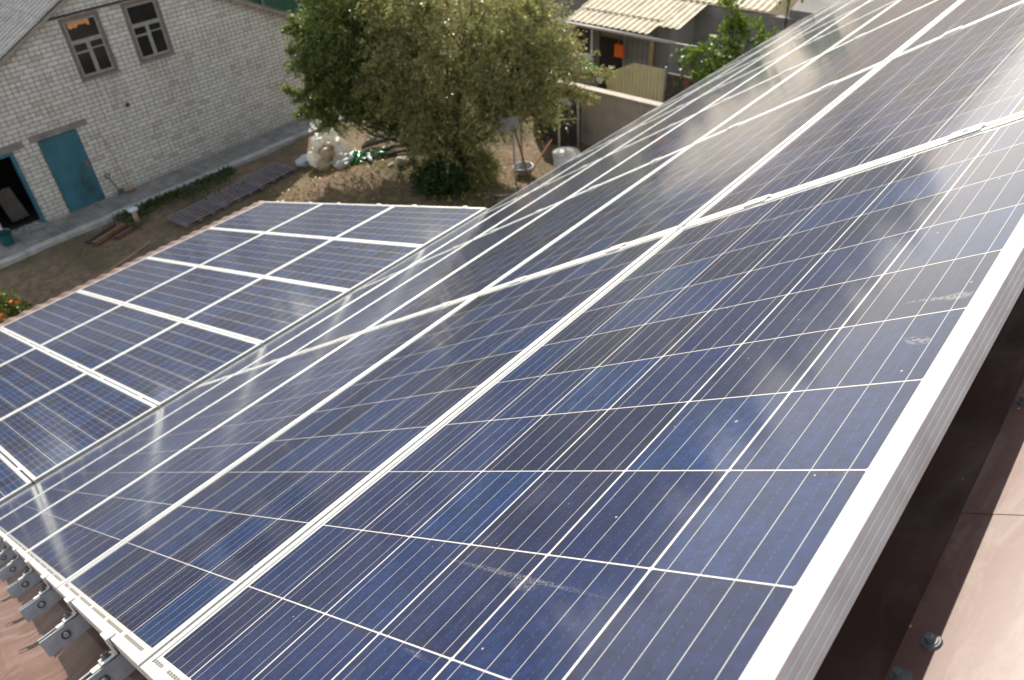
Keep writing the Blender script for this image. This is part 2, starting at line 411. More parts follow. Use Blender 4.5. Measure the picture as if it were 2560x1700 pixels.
M_WOODD = plain('dark_bark', (0.075, 0.060, 0.048), 0.9, 0.3, 10.0, bump=0.5)
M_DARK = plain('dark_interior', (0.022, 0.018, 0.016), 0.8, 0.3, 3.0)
M_RUST = plain('rusty_steel', (0.27, 0.105, 0.035), 0.8, 0.3, 14, bump=0.2)
M_WHITEPL = plain('white_plastic_sack', (0.74, 0.72, 0.67), 0.45, 0.08, 9, bump=0.5, dirt=(0.52, 0.44, 0.34))
def translucent(m, amt, col):
    t = m.node_tree; o = t.nodes['Material Output']; b = t.nodes['Principled BSDF']
    tr = t.nodes.new('ShaderNodeBsdfTranslucent'); tr.inputs[0].default_value = (*col, 1)
    mx = t.nodes.new('ShaderNodeMixShader'); mx.inputs[0].default_value = amt
    t.links.new(b.outputs[0], mx.inputs[1]); t.links.new(tr.outputs[0], mx.inputs[2]); t.links.new(mx.outputs[0], o.inputs['Surface'])
translucent(M_WHITEPL, 0.45, (0.85, 0.83, 0.78))
M_GREENPL = plain('green_plastic', (0.01, 0.17, 0.045), 0.25, 0.25, 12)
M_CLEARPL = plain('pale_clear_plastic', (0.45, 0.50, 0.47), 0.15, 0.2, 12)
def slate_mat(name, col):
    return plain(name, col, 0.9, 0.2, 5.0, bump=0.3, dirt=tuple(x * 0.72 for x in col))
M_SLATE = slate_mat('beige_asbestos_slate', (0.60, 0.51, 0.375))  # warm beige slate for the neighbour's roof
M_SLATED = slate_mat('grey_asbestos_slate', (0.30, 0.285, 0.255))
M_PLASTER = plain('grey_plaster', (0.225, 0.205, 0.185), 0.9, 0.15, 2.5, bump=0.3, dirt=(0.16, 0.15, 0.14))
M_YWALL = plain('beige_rendered_wall', (0.36, 0.30, 0.24), 0.92, 0.15, 2.5, bump=0.4, dirt=(0.23, 0.19, 0.16))
M_GATE = plain('cream_sheet_metal', (0.50, 0.46, 0.27), 0.45, 0.1, 3.0)
def glass_mat():
    t = NT('dusty_window_glass')
    t.p(Base_Color=t.mix(t.noise(3, 4), (0.012, 0.011, 0.011), (0.03, 0.028, 0.026)), Roughness=0.08, Specular_IOR_Level=0.5)
    return t.m
M_GLASS = glass_mat()

# ------------------------------------------------------------------ roof frame of reference
AL = R(34.5)
O = Vector((0, 0, 8.49))
MU, MV, ML = 1.662, 1.0117, 1.0111          # seam spacing
TH = 0.3226                                   # fold between the two roof planes
JV, JZ, JU = 6.2947, 0.0130, 5.4427
EU = Vector((1, 0, 0)); EV = Vector((0, math.cos(AL), -math.sin(AL))); EN = Vector((0, math.sin(AL), math.cos(AL)))
BL = AL - TH
LV = Vector((0, math.cos(BL), -math.sin(BL))); LN = Vector((0, math.sin(BL), math.cos(BL)))
def P(u, v, n=0.0): return O + EU * u + EV * v + EN * n
def frame_of(x, y, zz, org):
    m = Matrix.Identity(4)
    for r in range(3): m[r][0] = x[r]; m[r][1] = y[r]; m[r][2] = zz[r]
    m.translation = org
    return m
LORG = P(JU, JV, JZ)                          # far end of the fold, top face of the lower panels
def L(a, b, n=0.0): return LORG - EU * a + LV * b + LN * n    # a: back along the fold, b: down to the eave

ORD = ['first', 'second', 'third', 'fourth', 'fifth', 'sixth', 'seventh', 'eighth', 'ninth', 'tenth', 'eleventh', 'twelfth']

# ------------------------------------------------------------------ structure: ground, path
g = MB()
random.seed(4)
def gz(x, y):
    if x < -40 or x > 90 or y < -40 or y > 90: return 0.0
    m = 0.14 * math.exp(-((x - 11.0) ** 2 / 1.6 + (y - 15.9) ** 2 / 0.9)) if 6 < x < 16 else 0.0
    return m + 0.03 * math.sin(x * 1.9 + y) * math.sin(y * 2.3 - 0.7 * x) - 0.03
xs = [-600, -200, -60, -20] + [i * 0.4 for i in range(0, 61)] + [27, 32, 45, 90, 250, 700]
ys = [-600, -200, -60, -20, 0, 4] + [8 + i * 0.4 for i in range(0, 41)] + [26, 30, 40, 90, 250, 900]
g.add([(x, y, gz(x, y)) for y in ys for x in xs], [(j * len(xs) + i, j * len(xs) + i + 1, (j + 1) * len(xs) + i + 1, (j + 1) * len(xs) + i) for j in range(len(ys) - 1) for i in range(len(xs) - 1)])
tag(g.build('ground', M_GROUND, smooth=True), 'bare brown yard soil with fallen leaves', None, None, 'structure')
p = MB(); random.seed(8)
x = -2.0
while x < 13.25:
    w = 0.30 + random.uniform(-.03, .03)
    p.box(x + .006, x + w, 19.27, 20.215, -0.2, 0.05 + random.uniform(-.004, .006)); x += w
tag(p.build('path', M_CONC, bevel=0.006), 'grey paved path along the foot of the brick house', None, None, 'structure')
p = MB(); x = -2.0
while x < 13.25:
    w = 1.0
    p.box(x + .004, x + w - .004, 19.05, 19.262, -0.2, 0.075 + random.uniform(-.006, .006)); x += w
tag(p.build('kerb', M_KERB, bevel=0.012), 'pale concrete kerb edging the path', None, None, 'structure')

# ------------------------------------------------------------------ the house we stand on
home = empty('metal_roofed_house', (2.0, 5.0, 0), 'house under the solar panels with brown metal roof sheets', 'house')
hoff = home.location.copy()
def hloc(pv): return pv - hoff
def wave(a): return 0.0095 * math.cos(2 * math.pi * a / 0.183)
NB = -0.1335
# upper slope
def sheet(fn, us, vs):
    m = MB(); m.add([fn(u, v) for v in vs for u in us], [(j * len(us) + i, j * len(us) + i + 1, (j + 1) * len(us) + i + 1, (j + 1) * len(us) + i) for j in range(len(vs) - 1) for i in range(len(us) - 1)])
    return m
us = [-3.0 + i * 0.0229 for i in range(0, 225)] + [2.2 + i * 0.4 for i in range(0, 32)]
vs = []; v = -0.45
while v < JV - 0.05: vs += [v, v + 0.345, v + 0.349]; v += 0.35
vs = [q for q in vs if q < JV - 0.05] + [JV - 0.05, JV + .01]
def ufn(u, v):
    k = ((v + 0.45) % 0.35) / 0.35
    return hloc(P(u, v, NB + wave(u) - 0.010 + 0.010 * k))
sheet(ufn, us, vs).build('roof_sheet', M_ROOF, home, smooth=False)
# lower slope (under the lower array), wavy at the eave
BE = 3 * MU + 0.42
asamp = [-0.10 + i * 0.0229 for i in range(0, 420)]
def lfn(a, b): return hloc(L(a, b, -0.047 + 1.1 * wave(a)))
sheet(lfn, asamp, [-0.02, 1.0, 2.0, 3.0, 4.0, BE - .30, BE - .296, BE]).build('lower_roof_sheet', M_ROOF, home)
# ridge cap with screws
cap = MB()
prof = [(0.019, -0.128), (0.015, -0.1195), (-0.08, -0.1195), (-0.30, -0.1195), (-0.42, -0.105), (-0.47, -0.120), (-0.62, -0.34)]
n = len(prof)
for (ua, ub) in [(-3.0, 0.62), (0.600, 2.6), (2.58, 4.6), (4.58, 6.6), (6.58, 13.0)]:
    lift = 0.0006 if ua in (0.600, 4.58) else 0.0
    cap.add([hloc(P(u, v, nn + lift)) for u in (ua, ub) for v, nn in prof], [(i, i + 1, n + i + 1, n + i) for i in range(n - 1)])
capo = cap.build('ridge_cap', M_ROOF, home)
for (u, v) in [(0.385, 0.003), (0.427, -0.009), (0.804, 0.002), (1.22, 0.0), (1.62, 0.002), (0.02, 0.0)]:
    s = MB()
    q = P(u, v, -0.1195)
    def ring(h0, h1, r0, r1, k):
        vs_ = []
        for h, r_ in ((h0, r0), (h1, r1)):
            for i in range(k):
                t_ = 2 * math.pi * i / k
                vs_.append(hloc(q + EN * h + EU * (r_ * math.cos(t_)) + EV * (r_ * math.sin(t_))))
        s.add(vs_, [(i, (i + 1) % k, k + (i + 1) % k, k + i) for i in range(k)] + [tuple(range(k, 2 * k))])
    ring(0.0, 0.0025, 0.0090, 0.0080, 20); ring(0.0025, 0.0036, 0.0068, 0.0064, 20); ring(0.0036, 0.0085, 0.0044, 0.0040, 6)
    s.build('screw', M_BOLT, capo)
# gable ends, walls
wl = MB()
zj = P(0, JV).z - 0.16; yj = P(0, JV).y
ze = L(0, BE).z - 0.14; ye = L(0, BE).y - 0.35
wl.prism([(-4.5, 0), (ye, 0), (ye, ze), (yj, zj), (P(0, -.4).y, P(0, -.4).z - .25), (-4.5, 5.6)], -2.6, 5.25, 'x')
wl.prism([(-4.5, 0), (yj, 0), (yj, zj), (P(0, -.4).y, P(0, -.4).z - .25), (-4.5, 5.6)], 5.26, 12.8, 'x')
wl.v = [tuple(Vector(q) - hoff) for q in wl.v]
wl.build('wall', M_PLASTER, home)
vb = MB()
def lbox(m, a0, a1, b0, b1, n0, n1):
    m.add([hloc(L(a, b, n_)) for n_ in (n0, n1) for a, b in ((a0, b0), (a1, b0), (a1, b1), (a0, b1))],
          [(0, 3, 2, 1), (4, 5, 6, 7), (0, 1, 5, 4), (1, 2, 6, 5), (2, 3, 7, 6), (3, 0, 4, 7)])
lbox(vb, -0.125, -0.100, BE - 0.16, BE + 0.02, -0.13, -0.055)
vb.build('verge_board', plain('yellow_pine_board', (0.55, 0.29, 0.06), 0.6, 0.1, 10), home)
vs_m = MB()
vq = [P(-0.4, 6 * MV - 0.004, -0.040), P(-0.4, JV - 0.03, -0.034), L(0, 0.02, -0.040)]
vs_m.add([hloc(q + EU * dx) for dx in (0, ) for q in vq[:2]] + [hloc(vq[1] + EU * 5.95), hloc(vq[0] + EU * 5.95)], [(0, 1, 2, 3)])
vs_m.build('gap_shade_strip', plain('dark_gap_shade', (0.035, 0.036, 0.04), 0.7), home)  # added strip: shade of the gap between the arrays, painted as dark colour
bs = MB()   # back slope, away from the picture
rp = P(0, -0.6, -0.30)
bs.add([tuple(Vector(q) - hoff) for q in ((-3, rp.y, rp.z), (13, rp.y, rp.z), (13, rp.y - 5.2, rp.z - 3.4), (-3, rp.y - 5.2, rp.z - 3.4))], [(0, 1, 2, 3)])
bs.build('back_roof_sheet', M_ROOF, home)

# ------------------------------------------------------------------ solar panels
def build_panel():
    root = empty('solar_panel')
    # frame: grooved profile swept round four mitred sides; w is the lip width
    def side(m, p0, p1, inn, w):
        prof = [(0, -0.001), (0.0012, 0), (w, 0), (w, -0.005), (0.004, -0.005), (0.004, -0.033), (0.024, -0.033), (0.024, -0.035), (0, -0.035)]
        for zz in (-0.0275, -0.0185, -0.0095):
            prof += [(0, zz - 0.0013), (0.0018, zz - 0.0002), (0.0018, zz + 0.0002), (0, zz + 0.0013)]
        k = len(prof)
        p0 = Vector(p0); p1 = Vector(p1); d = (p1 - p0).normalized(); inn = Vector(inn)
        vs_ = []
        for q, sg in ((p0, 1), (p1, -1)):
            for (a, zz) in prof: vs_.append(q + inn * a + d * (a * sg) + Vector((0, 0, zz)))
        m.add(vs_, [(i, (i + 1) % k, k + (i + 1) % k, k + i) for i in range(k)])
    m = MB()
    side(m, (0, 0, 0), (PU, 0, 0), (0, 1, 0), 0.0175); side(m, (PU, 0, 0), (PU, PV, 0), (-1, 0, 0), 0.0165)
    side(m, (PU, PV, 0), (0, PV, 0), (0, -1, 0), 0.0175); side(m, (0, PV, 0), (0, 0, 0), (1, 0, 0), 0.0165)
    m.build('frame', M_FRAME, root)
    z = -0.0022; e = 0.003
    me = bpy.data.meshes.new('glass')
    me.from_pydata([(e, e, z), (PU - e, e, z), (PU - e, PV - e, z), (e, PV - e, z)], [], [(0, 1, 2, 3)])
    ul = me.uv_layers.new(name='UVMap')
    for i, (a, b) in enumerate(((e, e), (PU - e, e), (PU - e, PV - e), (e, PV - e))): ul.data[i].uv = (a, b)
    me.materials.append(M_CELL)
    o = bpy.data.objects.new('glass', me); C.objects.link(o); o.parent = root
    # aluminium-coloured underside
    b = MB(); b.box(e, PU - e, e, PV - e, -0.0062, -0.0032); b.build('backsheet', M_FRAME, root)
    return root
proto = build_panel(); remember(proto)
GU = (MU - PU) / 2; GV = (MV - PV) / 2
first = True
def put(mat, label, group):
    global first
    o = proto if first else copy_tree(proto)
    first = False
    o.matrix_world = mat
    tag(o, label, 'solar panel', group)
NROW = 8
random.seed(11)
for k in range(NROW):
    for i in range(6):
        if k >= 2 and i < 1 and k > 2: continue
        if i < 2 and k > 4: continue
        org = P(k * MU + GU, i * MV + GV, random.uniform(-.0008, .0008))
        put(frame_of(EU, EV, EN, org), 'blue solar panel, steep roof, %s row from the ridge, %s from the rail ends' % (ORD[i], ORD[k]), 'solar panels on the steep upper roof')
for o in bpy.data.objects:
    if o.name == 'glass':                        # the nearest panel keeps its own glass, with the marks on it
        me = o.data.copy(); me.materials[0] = M_CELLN; o.data = me
# lower array: long side runs down to the eave
for i in range(6):
    for j in range(3):
        org = L(i * ML + 0.0075 + PV, j * MU + GU, random.uniform(-.001, .001))
        mt = frame_of(LV, -EU, LN, org + EU * PV)     # u runs down the slope, v runs back along the fold
        put(mt, 'blue solar panel on lower roof, %s, %s from its far end' % (['next to the fold', 'in the middle', 'along the eave'][j], ORD[i]), 'solar panels on the lower roof')

# ------------------------------------------------------------------ rails, end clamps, mid clamps on the steep roof
rails_v = [i * MV + s for i in range(6) for s in (0.272, 0.772)]
def build_rail():
    root = empty('mounting_rail')
    t, w, h = 0.0025, 0.041, 0.041
    prof = [(0, 0), (w, 0), (w, h), (w - .010, h), (w - .010, h - .007), (w - .010 + t, h - .007), (w - t - .0004, h - t), (w - t, t), (t, t), (t, h - t), (.010 - t, h - .007), (.010, h - .007), (.010, h), (0, h)]
    prof = [(0, 0), (w, 0), (w, h), (w - .010, h), (w - .010, h - t), (w - t, h - t), (w - t, t), (t, t), (t, h - t), (.010, h - t), (.010, h), (0, h)]
    k = len(prof)
    m = MB(); LEN = NROW * MU
    m.add([(x_, a, b) for x_ in (0, LEN) for a, b in prof], [(i, (i + 1) % k, k + (i + 1) % k, k + i) for i in range(k)])
    # end caps of the C section as quads along its outline
    m.add([(0, a, b) for a, b in prof], [(0, 7, 6, 1), (0, 11, 8, 7), (11, 10, 9, 8), (1, 6, 5, 2), (2, 5, 4, 3)])
    m.build('channel', M_GALV, root)
    s = MB(); s.tube([(0.050, -0.0004, 0.021), (0.050, -0.0028, 0.021)], 0.0105, 20); s.build('slot_washer', M_BOLT, root)
    s = MB(); s.tube([(0.050, -0.0028, 0.021), (0.050, -0.0062, 0.021)], 0.0060, 6); s.build('side_bolt', M_GALV, root)
    f = MB()
    for x_ in (0.16, 1.2, 2.4, 3.8, 5.2, 6.6, 8.0, 9.4): f.box(x_, x_ + 0.06, -0.004, w + .004, -0.056, -0.0004)
    f.build('foot', M_GALV, root)
    return root
rp_ = build_rail(); remember(rp_)
for n_, v in enumerate(rails_v):
    o = rp_ if n_ == 0 else copy_tree(rp_)
    o.matrix_world = frame_of(EU, EV, EN, P(-0.088, v - 0.0205, -0.0785))
    tag(o, 'galvanised channel rail poking out from under the panel ends, %s rail from the ridge' % ORD[n_], 'mounting rail', 'mounting rails under the steep panels')
def build_end_clamp():
    root = empty('end_clamp')
    m = MB()   # lip over the frame, riser down the outside, foot on the rail, loose plate
    m.box(-0.0035, 0.013, -0.031, 0.031, 0.0010, 0.0045)
    m.box(-0.0065, -0.0035, -0.031, 0.031, -0.031, 0.0045)
    m.box(-0.034, -0.0065, -0.020, 0.020, -0.0345, -0.0310)
    m.build('bracket', M_CLAMP, root, bevel=0.0008)
    m = MB(); m.box(-0.052, -0.018, -0.014, 0.014, -0.0368, -0.0347); m.build('slot_plate', M_CLAMP, root)
    m = MB(); m.tube([(-0.020, 0, -0.0308), (-0.020, 0, -0.0215)], 0.0070, 18); m.tube([(-0.020, 0, -0.0310), (-0.020, 0, -0.0296)], 0.0092, 18)
    bo = m.build('bolt', M_BOLT, root)
    m = MB(); m.tube([(-0.020, 0, -0.0216), (-0.020, 0, -0.0211)], 0.0036, 6); m.build('hex_socket', M_DARK, bo)
    return root
ep = build_end_clamp(); remember(ep)
for n_, v in enumerate(rails_v):
    o = ep if n_ == 0 else copy_tree(ep)
    o.matrix_world = frame_of(EU, EV, EN, P(GU, v, 0))
    tag(o, 'aluminium end clamp with dark bolt gripping the panel edge, %s clamp from the ridge' % ORD[n_], 'clamp', 'end clamps on the rail ends')
def build_mid_clamp():
    root = empty('mid_clamp')
    m = MB()
    m.box(-0.020, 0.020, -0.032, 0.032, 0.0010, 0.0042)
    m.box(-0.0052, -0.0030, -0.032, 0.032, -0.030, 0.0010); m.box(0.0030, 0.0052, -0.032, 0.032, -0.030, 0.0010)
    m.build('clamp_plate', M_CLAMP, root, bevel=0.0008)
    m = MB(); m.tube([(0, 0, 0.0042), (0, 0, 0.0078)], 0.0060, 12); m.build('bolt', M_CLAMP, root)
    return root
mp = build_mid_clamp(); remember(mp)
cnt = 0
for k in range(1, 6):
    for n_, v in enumerate(rails_v):
        if k > 2 and n_ < 2 * k - 3: continue
        o = mp if cnt == 0 else copy_tree(mp); cnt += 1
        o.matrix_world = frame_of(EU, EV, EN, P(k * MU, v - 0.012, 0))
        tag(o, 'silver mid clamp on %s cross seam of steep roof, %s clamp from the ridge' % (ORD[k - 1], ORD[n_]), 'clamp', 'mid clamps on the steep roof seams')
for i in range(0, 6):
    for j in range(3):
        for s_ in (0.36, 1.29):
            o = copy_tree(mp)
            a = i * ML
            o.matrix_world = frame_of(EU, LV, LN, L(a + (0.0 if i else 0.004), j * MU + s_, 0))
            where = 'on far edge' if i == 0 else 'on %s seam' % ORD[i - 1]
            tag(o, 'silver clamp %s of lower roof panels, %s from the fold' % (where, ORD[j * 2 + (1 if s_ > 1 else 0)]), 'clamp', 'clamps on the lower roof seams')

# grounding wire by the rails
m = MB(); pts = []
for q in [(0.02, 1.47, -0.06), (-0.02, 1.44, -0.085), (-0.05, 1.415, -0.108), (-0.08, 1.39, -0.122), (-0.13, 1.37, -0.124)]: pts.append(P(*q))
m.tube(pts, 0.0022, 8)
tag(m.build('copper_wire', plain('copper_sheath', (0.42, 0.20, 0.10), 0.5, 0.1, 30), smooth=True), 'thin copper coloured wire curling out between the rail ends', 'wire')

# ------------------------------------------------------------------ white brick house
YW = 20.22
bh = empty('brick_house', (8.58, YW, 0), 'white brick gable house with blue door and two old windows', 'house')
AX, AZT = 8.58, 5.44
XL, XR = 3.70, 13.42
def topz(x): return AZT - 0.49 * abs(x - AX) - 0.03
ops = [(4.02, 4.99, 0.09, 1.97), (5.585, 6.555, 0.05, 2.0), (7.13, 8.10, 3.02, 4.46), (8.68, 9.66, 3.02, 4.46)]
xb = sorted({XL, XR, AX} | {a for o_ in ops for a in o_[:2]})
m = MB()
T = 0.26
for a, b in zip(xb[:-1], xb[1:]):
    cuts = [(z0, z1) for (x0, x1, z0, z1) in ops if x0 <= a + 1e-6 and b <= x1 + 1e-6]
    lo = -0.2
    segs = []
    for z0, z1 in sorted(cuts): segs.append((lo, lo, z0, z0)); lo = z1
    segs.append((lo, lo, topz(a), topz(b)))
    for (l0, l1, h0, h1) in segs:
        m.add([(a - AX, 0, l0), (b - AX, 0, l1), (b - AX, 0, h1), (a - AX, 0, h0)], [(0, 1, 2, 3)])
        m.add([(a - AX, T, l0), (b - AX, T, l1), (b - AX, T, h1), (a - AX, T, h0)], [(3, 2, 1, 0)])
for (x0, x1, z0, z1) in ops:
    for q in ([(x0, 0, z0), (x0, T, z0), (x0, T, z1), (x0, 0, z1)], [(x1, 0, z0), (x1, 0, z1), (x1, T, z1), (x1, T, z0)], [(x0, 0, z1), (x0, T, z1), (x1, T, z1), (x1, 0, z1)], [(x0, 0, z0), (x1, 0, z0), (x1, T, z0), (x0, T, z0)]):
        m.add([(v_[0] - AX, v_[1], v_[2]) for v_ in q], [(0, 1, 2, 3)])
for xx in (XL, XR):
    m.add([(xx - AX, 0, -.2), (xx - AX, 10, -.2), (xx - AX, 10, topz(xx)), (xx - AX, 0, topz(xx))], [(0, 1, 2, 3)])
m.add([(XL - AX, 10, -.2), (XR - AX, 10, -.2), (XR - AX, 10, topz(XR)), (0, 10, topz(AX)), (XL - AX, 10, topz(XL))], [(0, 1, 2, 3, 4)])
m.build('wall', M_BRICK, bh, fix=False)
# roof: corrugated slate slopes with barge boards
rf = MB()
def corr(m, x0, z0, x1, z1, y0, y1, per=0.2, amp=0.022, thick=0.008):
    n_ = int((y1 - y0) / per * 8)
    ysv = [y0 + (y1 - y0) * i / n_ for i in range(n_ + 1)]
    nx = Vector((-(z1 - z0), 0, x1 - x0)).normalized()
    if nx.z < 0: nx = -nx
    rows = []
    for (x_, z_) in ((x0, z0), (x1, z1)):
        rows.append([Vector((x_, y_, z_)) + nx * (amp * math.cos(2 * math.pi * (y_ - y0) / per)) for y_ in ysv])
    top = rows[0] + rows[1]; k = n_ + 1
    bot = [q - nx * thick for q in top]
    m.add(top + bot, [(i, i + 1, k + i + 1, k + i) for i in range(n_)] + [(2 * k + i, 3 * k + i, 3 * k + i + 1, 2 * k + i + 1) for i in range(n_)]
          + [(i, 2 * k + i, 2 * k + i + 1, i + 1) for i in range(n_)] + [(k + i, k + i + 1, 3 * k + i + 1, 3 * k + i) for i in range(n_)]
          + [(0, k, 3 * k, 2 * k), (k - 1, 3 * k - 1, 4 * k - 1, 2 * k - 1)])
ov = 0.18
for sgn in (-1, 1):
    xe = 5.15
    for q in range(3):
        f0, f1 = q / 3, (q + 1) / 3 + (0.02 if q < 2 else 0)
        corr(rf, sgn * xe * f0, 0.06 + AZT - 0.49 * xe * f0 - q * 0.010, sgn * xe * f1, 0.06 + AZT - 0.49 * xe * f1 - q * 0.010, -ov, 10.2)
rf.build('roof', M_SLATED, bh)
bb = MB()
for sgn in (-1, 1):
    for k_, (t0, t1, zo) in enumerate([(0, 5.18, 0.0)]):
        a = (0.0, AZT + 0.03); b = (sgn * 5.18, AZT + 0.03 - 0.49 * 5.18)
        bb.prism([(a[0], a[1]), (b[0], b[1]), (b[0], b[1] - 0.085), (a[0], a[1] - 0.085)], -ov - 0.002, -ov + 0.026, 'y')
bb.build('barge_board', plain('grey_barge_board', (0.24, 0.21, 0.175), 0.85, 0.2, 7, bump=0.2), bh)
# ledge above the windows
lg = MB(); lg.box(6.80 - AX, 10.6 - AX, -0.055, -0.001, 4.495, 4.54); lg.build('ledge', plain('dark_ledge', (0.04, 0.035, 0.033), 0.7), bh)
for (a, b, z0, z1) in [(5.44, 6.86, 2.0, 2.17), (3.5, 5.27, 1.97, 2.15)]:
    lm = MB(); lm.box(a - AX, b - AX, -0.012, 0.14, z0 + .002, z1); lm.build('lintel', M_CONC, bh, bevel=0.006)
# the blue door
d = MB(); d.box(5.60 - AX, 6.54 - AX, -0.015, 0.03, 0.07, 1.985)
do = d.build('door', M_BLUE, bh, bevel=0.006)
d = MB()
for z_ in (0.45, 1.62): d.box(5.585 - AX, 5.64 - AX, -0.032, -0.0155, z_, z_ + 0.10)
d.build('hinge', M_BLUE, do)
d = MB(); d.box(6.44 - AX, 6.49 - AX, -0.03, -0.0155, 1.02, 1.16); d.tube([(6.465 - AX, -0.03, 1.10), (6.465 - AX, -0.07, 1.10), (6.38 - AX, -0.07, 1.10)], 0.009, 8)
d.build('handle', M_RUST, do)
# open doorway on the left
d = MB(); d.box(4.90 - AX, 4.985 - AX, -0.012, 0.10, 0.10, 1.965); d.box(4.03 - AX, 4.90 - AX, -0.012, 0.10, 1.90, 1.965); d.build('door_frame', M_BLUE, bh, bevel=0.004)
d = MB(); d.box(3.95 - AX, 5.02 - AX, -0.10, 0.24, -0.1, 0.088); d.build('doorstep', M_CONC, bh, bevel=0.01)
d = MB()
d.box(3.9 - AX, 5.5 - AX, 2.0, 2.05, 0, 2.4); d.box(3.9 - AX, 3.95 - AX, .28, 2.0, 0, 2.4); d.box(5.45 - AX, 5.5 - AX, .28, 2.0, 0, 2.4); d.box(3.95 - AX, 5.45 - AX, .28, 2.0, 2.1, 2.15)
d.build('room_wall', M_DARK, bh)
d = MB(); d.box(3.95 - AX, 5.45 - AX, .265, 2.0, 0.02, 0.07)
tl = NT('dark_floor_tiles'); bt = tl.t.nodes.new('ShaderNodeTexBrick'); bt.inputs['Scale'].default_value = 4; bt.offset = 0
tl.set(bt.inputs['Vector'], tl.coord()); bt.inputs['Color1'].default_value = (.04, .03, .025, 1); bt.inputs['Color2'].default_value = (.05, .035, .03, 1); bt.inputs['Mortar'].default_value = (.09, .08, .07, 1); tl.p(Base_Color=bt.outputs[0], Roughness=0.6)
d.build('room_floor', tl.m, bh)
# vent
d = MB(); d.tube([(7.98 - AX, -0.012, 2.14), (7.98 - AX, 0.01, 2.14)], 0.075, 18); vo = d.build('vent', M_CONC, bh)
d = MB(); d.tube([(7.98 - AX, -0.014, 2.14), (7.98 - AX, -0.0125, 2.14)], 0.045, 16); d.build('vent_hole', M_DARK, vo)
# windows
def window(x0, x1, z0, z1, tone):
    w = x1 - x0
    X = lambda f: x0 - AX + f * w
    m = MB(); cw = 0.085
    m.box(X(0), X(0) + cw, -0.014, 0.07, z0, z1); m.box(X(1) - cw, X(1), -0.014, 0.07, z0, z1); m.box(X(0) + cw, X(1) - cw, -0.014, 0.07, z1 - cw, z1); m.box(X(0) + cw, X(1) - cw, -0.014, 0.07, z0, z0 + 0.06)
    wo_ = m.build('window', tone, bh, bevel=0.004)
    m = MB(); s = 0.045
    def fr(a, b, c, e, t=s, y0=0.008, y1=0.055):
        m.box(a, a + t, y0, y1, c, e); m.box(b - t, b, y0, y1, c, e); m.box(a + t, b - t, y0, y1, e - t, e); m.box(a + t, b - t, y0, y1, c, c + t)
    xa, xb_ = X(0) + cw + .001, X(1) - cw - .001
    zt = z0 + 0.06 + 0.62 * (z1 - z0 - 0.15); mid = (xa + xb_) / 2
    fr(xa, xb_, zt + .001, z1 - cw - .001); fr(xa, mid - .001, z0 + .061, zt - .001); fr(mid + .001, xb_, z0 + .061, zt - .001)
    zf = zt - 0.24
    m.box(xa + s, mid - s - .001, 0.010, 0.053, zf - s / 2, zf + s / 2); m.box(mid + s + .001, xb_ - s, 0.010, 0.053, zf + .02, zf + .045)
    m.build('sash', plain('greyed_sash_wood', (0.27, 0.255, 0.24), 0.8, 0.2, 10, bump=0.2), wo_)
    m = MB(); m.box(xa + .002, xb_ - .002, 0.030, 0.034, z0 + .063, z1 - cw - .003); m.build('pane', M_GLASS, wo_)
    m = MB(); m.box(X(0) - .01, X(1) + .01, -0.05, 0.0, z0 - 0.035, z0 - .001); m.build('sill', plain('grey_tin_sill', (0.20, 0.195, 0.20), 0.5), wo_)
    return wo_
M_CASE = plain('brown_weathered_casing', (0.165, 0.125, 0.105), 0.85, 0.25, 6, bump=0.2)
w1 = window(7.13, 8.10, 3.02, 4.46, M_CASE); window(8.68, 9.66, 3.02, 4.46, M_CASE)
# curtain behind the first upper pane: an orange cloth hanging inside
d = MB()
d.add([(7.30 - AX + 0.52 * i / 24, 0.022 + 0.005 * math.sin(i * 1.3), z_) for i in range(25) for z_ in (4.33 - 0.0 * i, 4.22 - 0.03 * math.sin(i * .31) - 0.015 * math.sin(i * 0.9))], [(2 * i, 2 * i + 2, 2 * i + 3, 2 * i + 1) for i in range(24)])
d.build('curtain', plain('orange_cloth', (0.62, 0.27, 0.09), 0.8, 0.2, 14), w1, smooth=True)

# things leaning on the wall
rk = empty('garden_rake', (7.17, 20.02, 0.05), 'wooden handled rake leaning on the brick wall right of the blue door', 'rake')
m = MB(); m.tube([(0.0, 0.0, 0.03), (-0.08, 0.165, 1.50)], 0.014, 8); m.build('handle', M_WOODL, rk)
m = MB(); m.box(-0.15, 0.15, -0.012, 0.012, 0.012, 0.036)
for k in range(9): m.box(-0.145 + k * 0.035, -0.139 + k * 0.035, -0.07, -0.012, 0.004, 0.022)
m.build('head', M_RUST, rk)
sv = empty('short_spade', (6.93, 20.06, 0.05), 'short dark spade with ring handle leaning beside the rake', 'spade')
m = MB(); m.tube([(0.0, 0.02, 0.05), (-0.12, 0.135, 0.52)], 0.014, 8); m.build('shaft', M_WOODD, sv)
m = MB(); m.tube([(-0.12 + 0.055 * math.sin(t), 0.135, 0.575 - 0.055 * math.cos(t)) for t in [2 * math.pi * i / 16 for i in range(17)]], 0.012, 6); m.build('grip', M_WOODD, sv)
m = MB(); m.prism([(-0.09, 0.0), (0.09, 0.0), (0.10, 0.14), (0.02, 0.18), (-0.08, 0.14)], 0.0, 0.012, 'y'); m.build('blade', M_BOLT, sv)
bk = empty('teal_bucket', (3.92, 19.92, 0.05), 'teal plastic bucket on the path by the open doorway', 'bucket')
m = MB(); m.tube([(0, 0, 0), (0, 0, 0.30)], [0.13, 0.175], 24, cap=False); m.tube([(0, 0, 0.004), (0, 0, 0.008)], [0.13, 0.13], 24); m.tube([(0, 0, .295), (0, 0, .315)], [0.185, 0.185], 24, cap=False)
m.build('tub', plain('teal_plastic', (0.012, 0.075, 0.075), 0.4, 0.1, 10), bk, smooth=True)
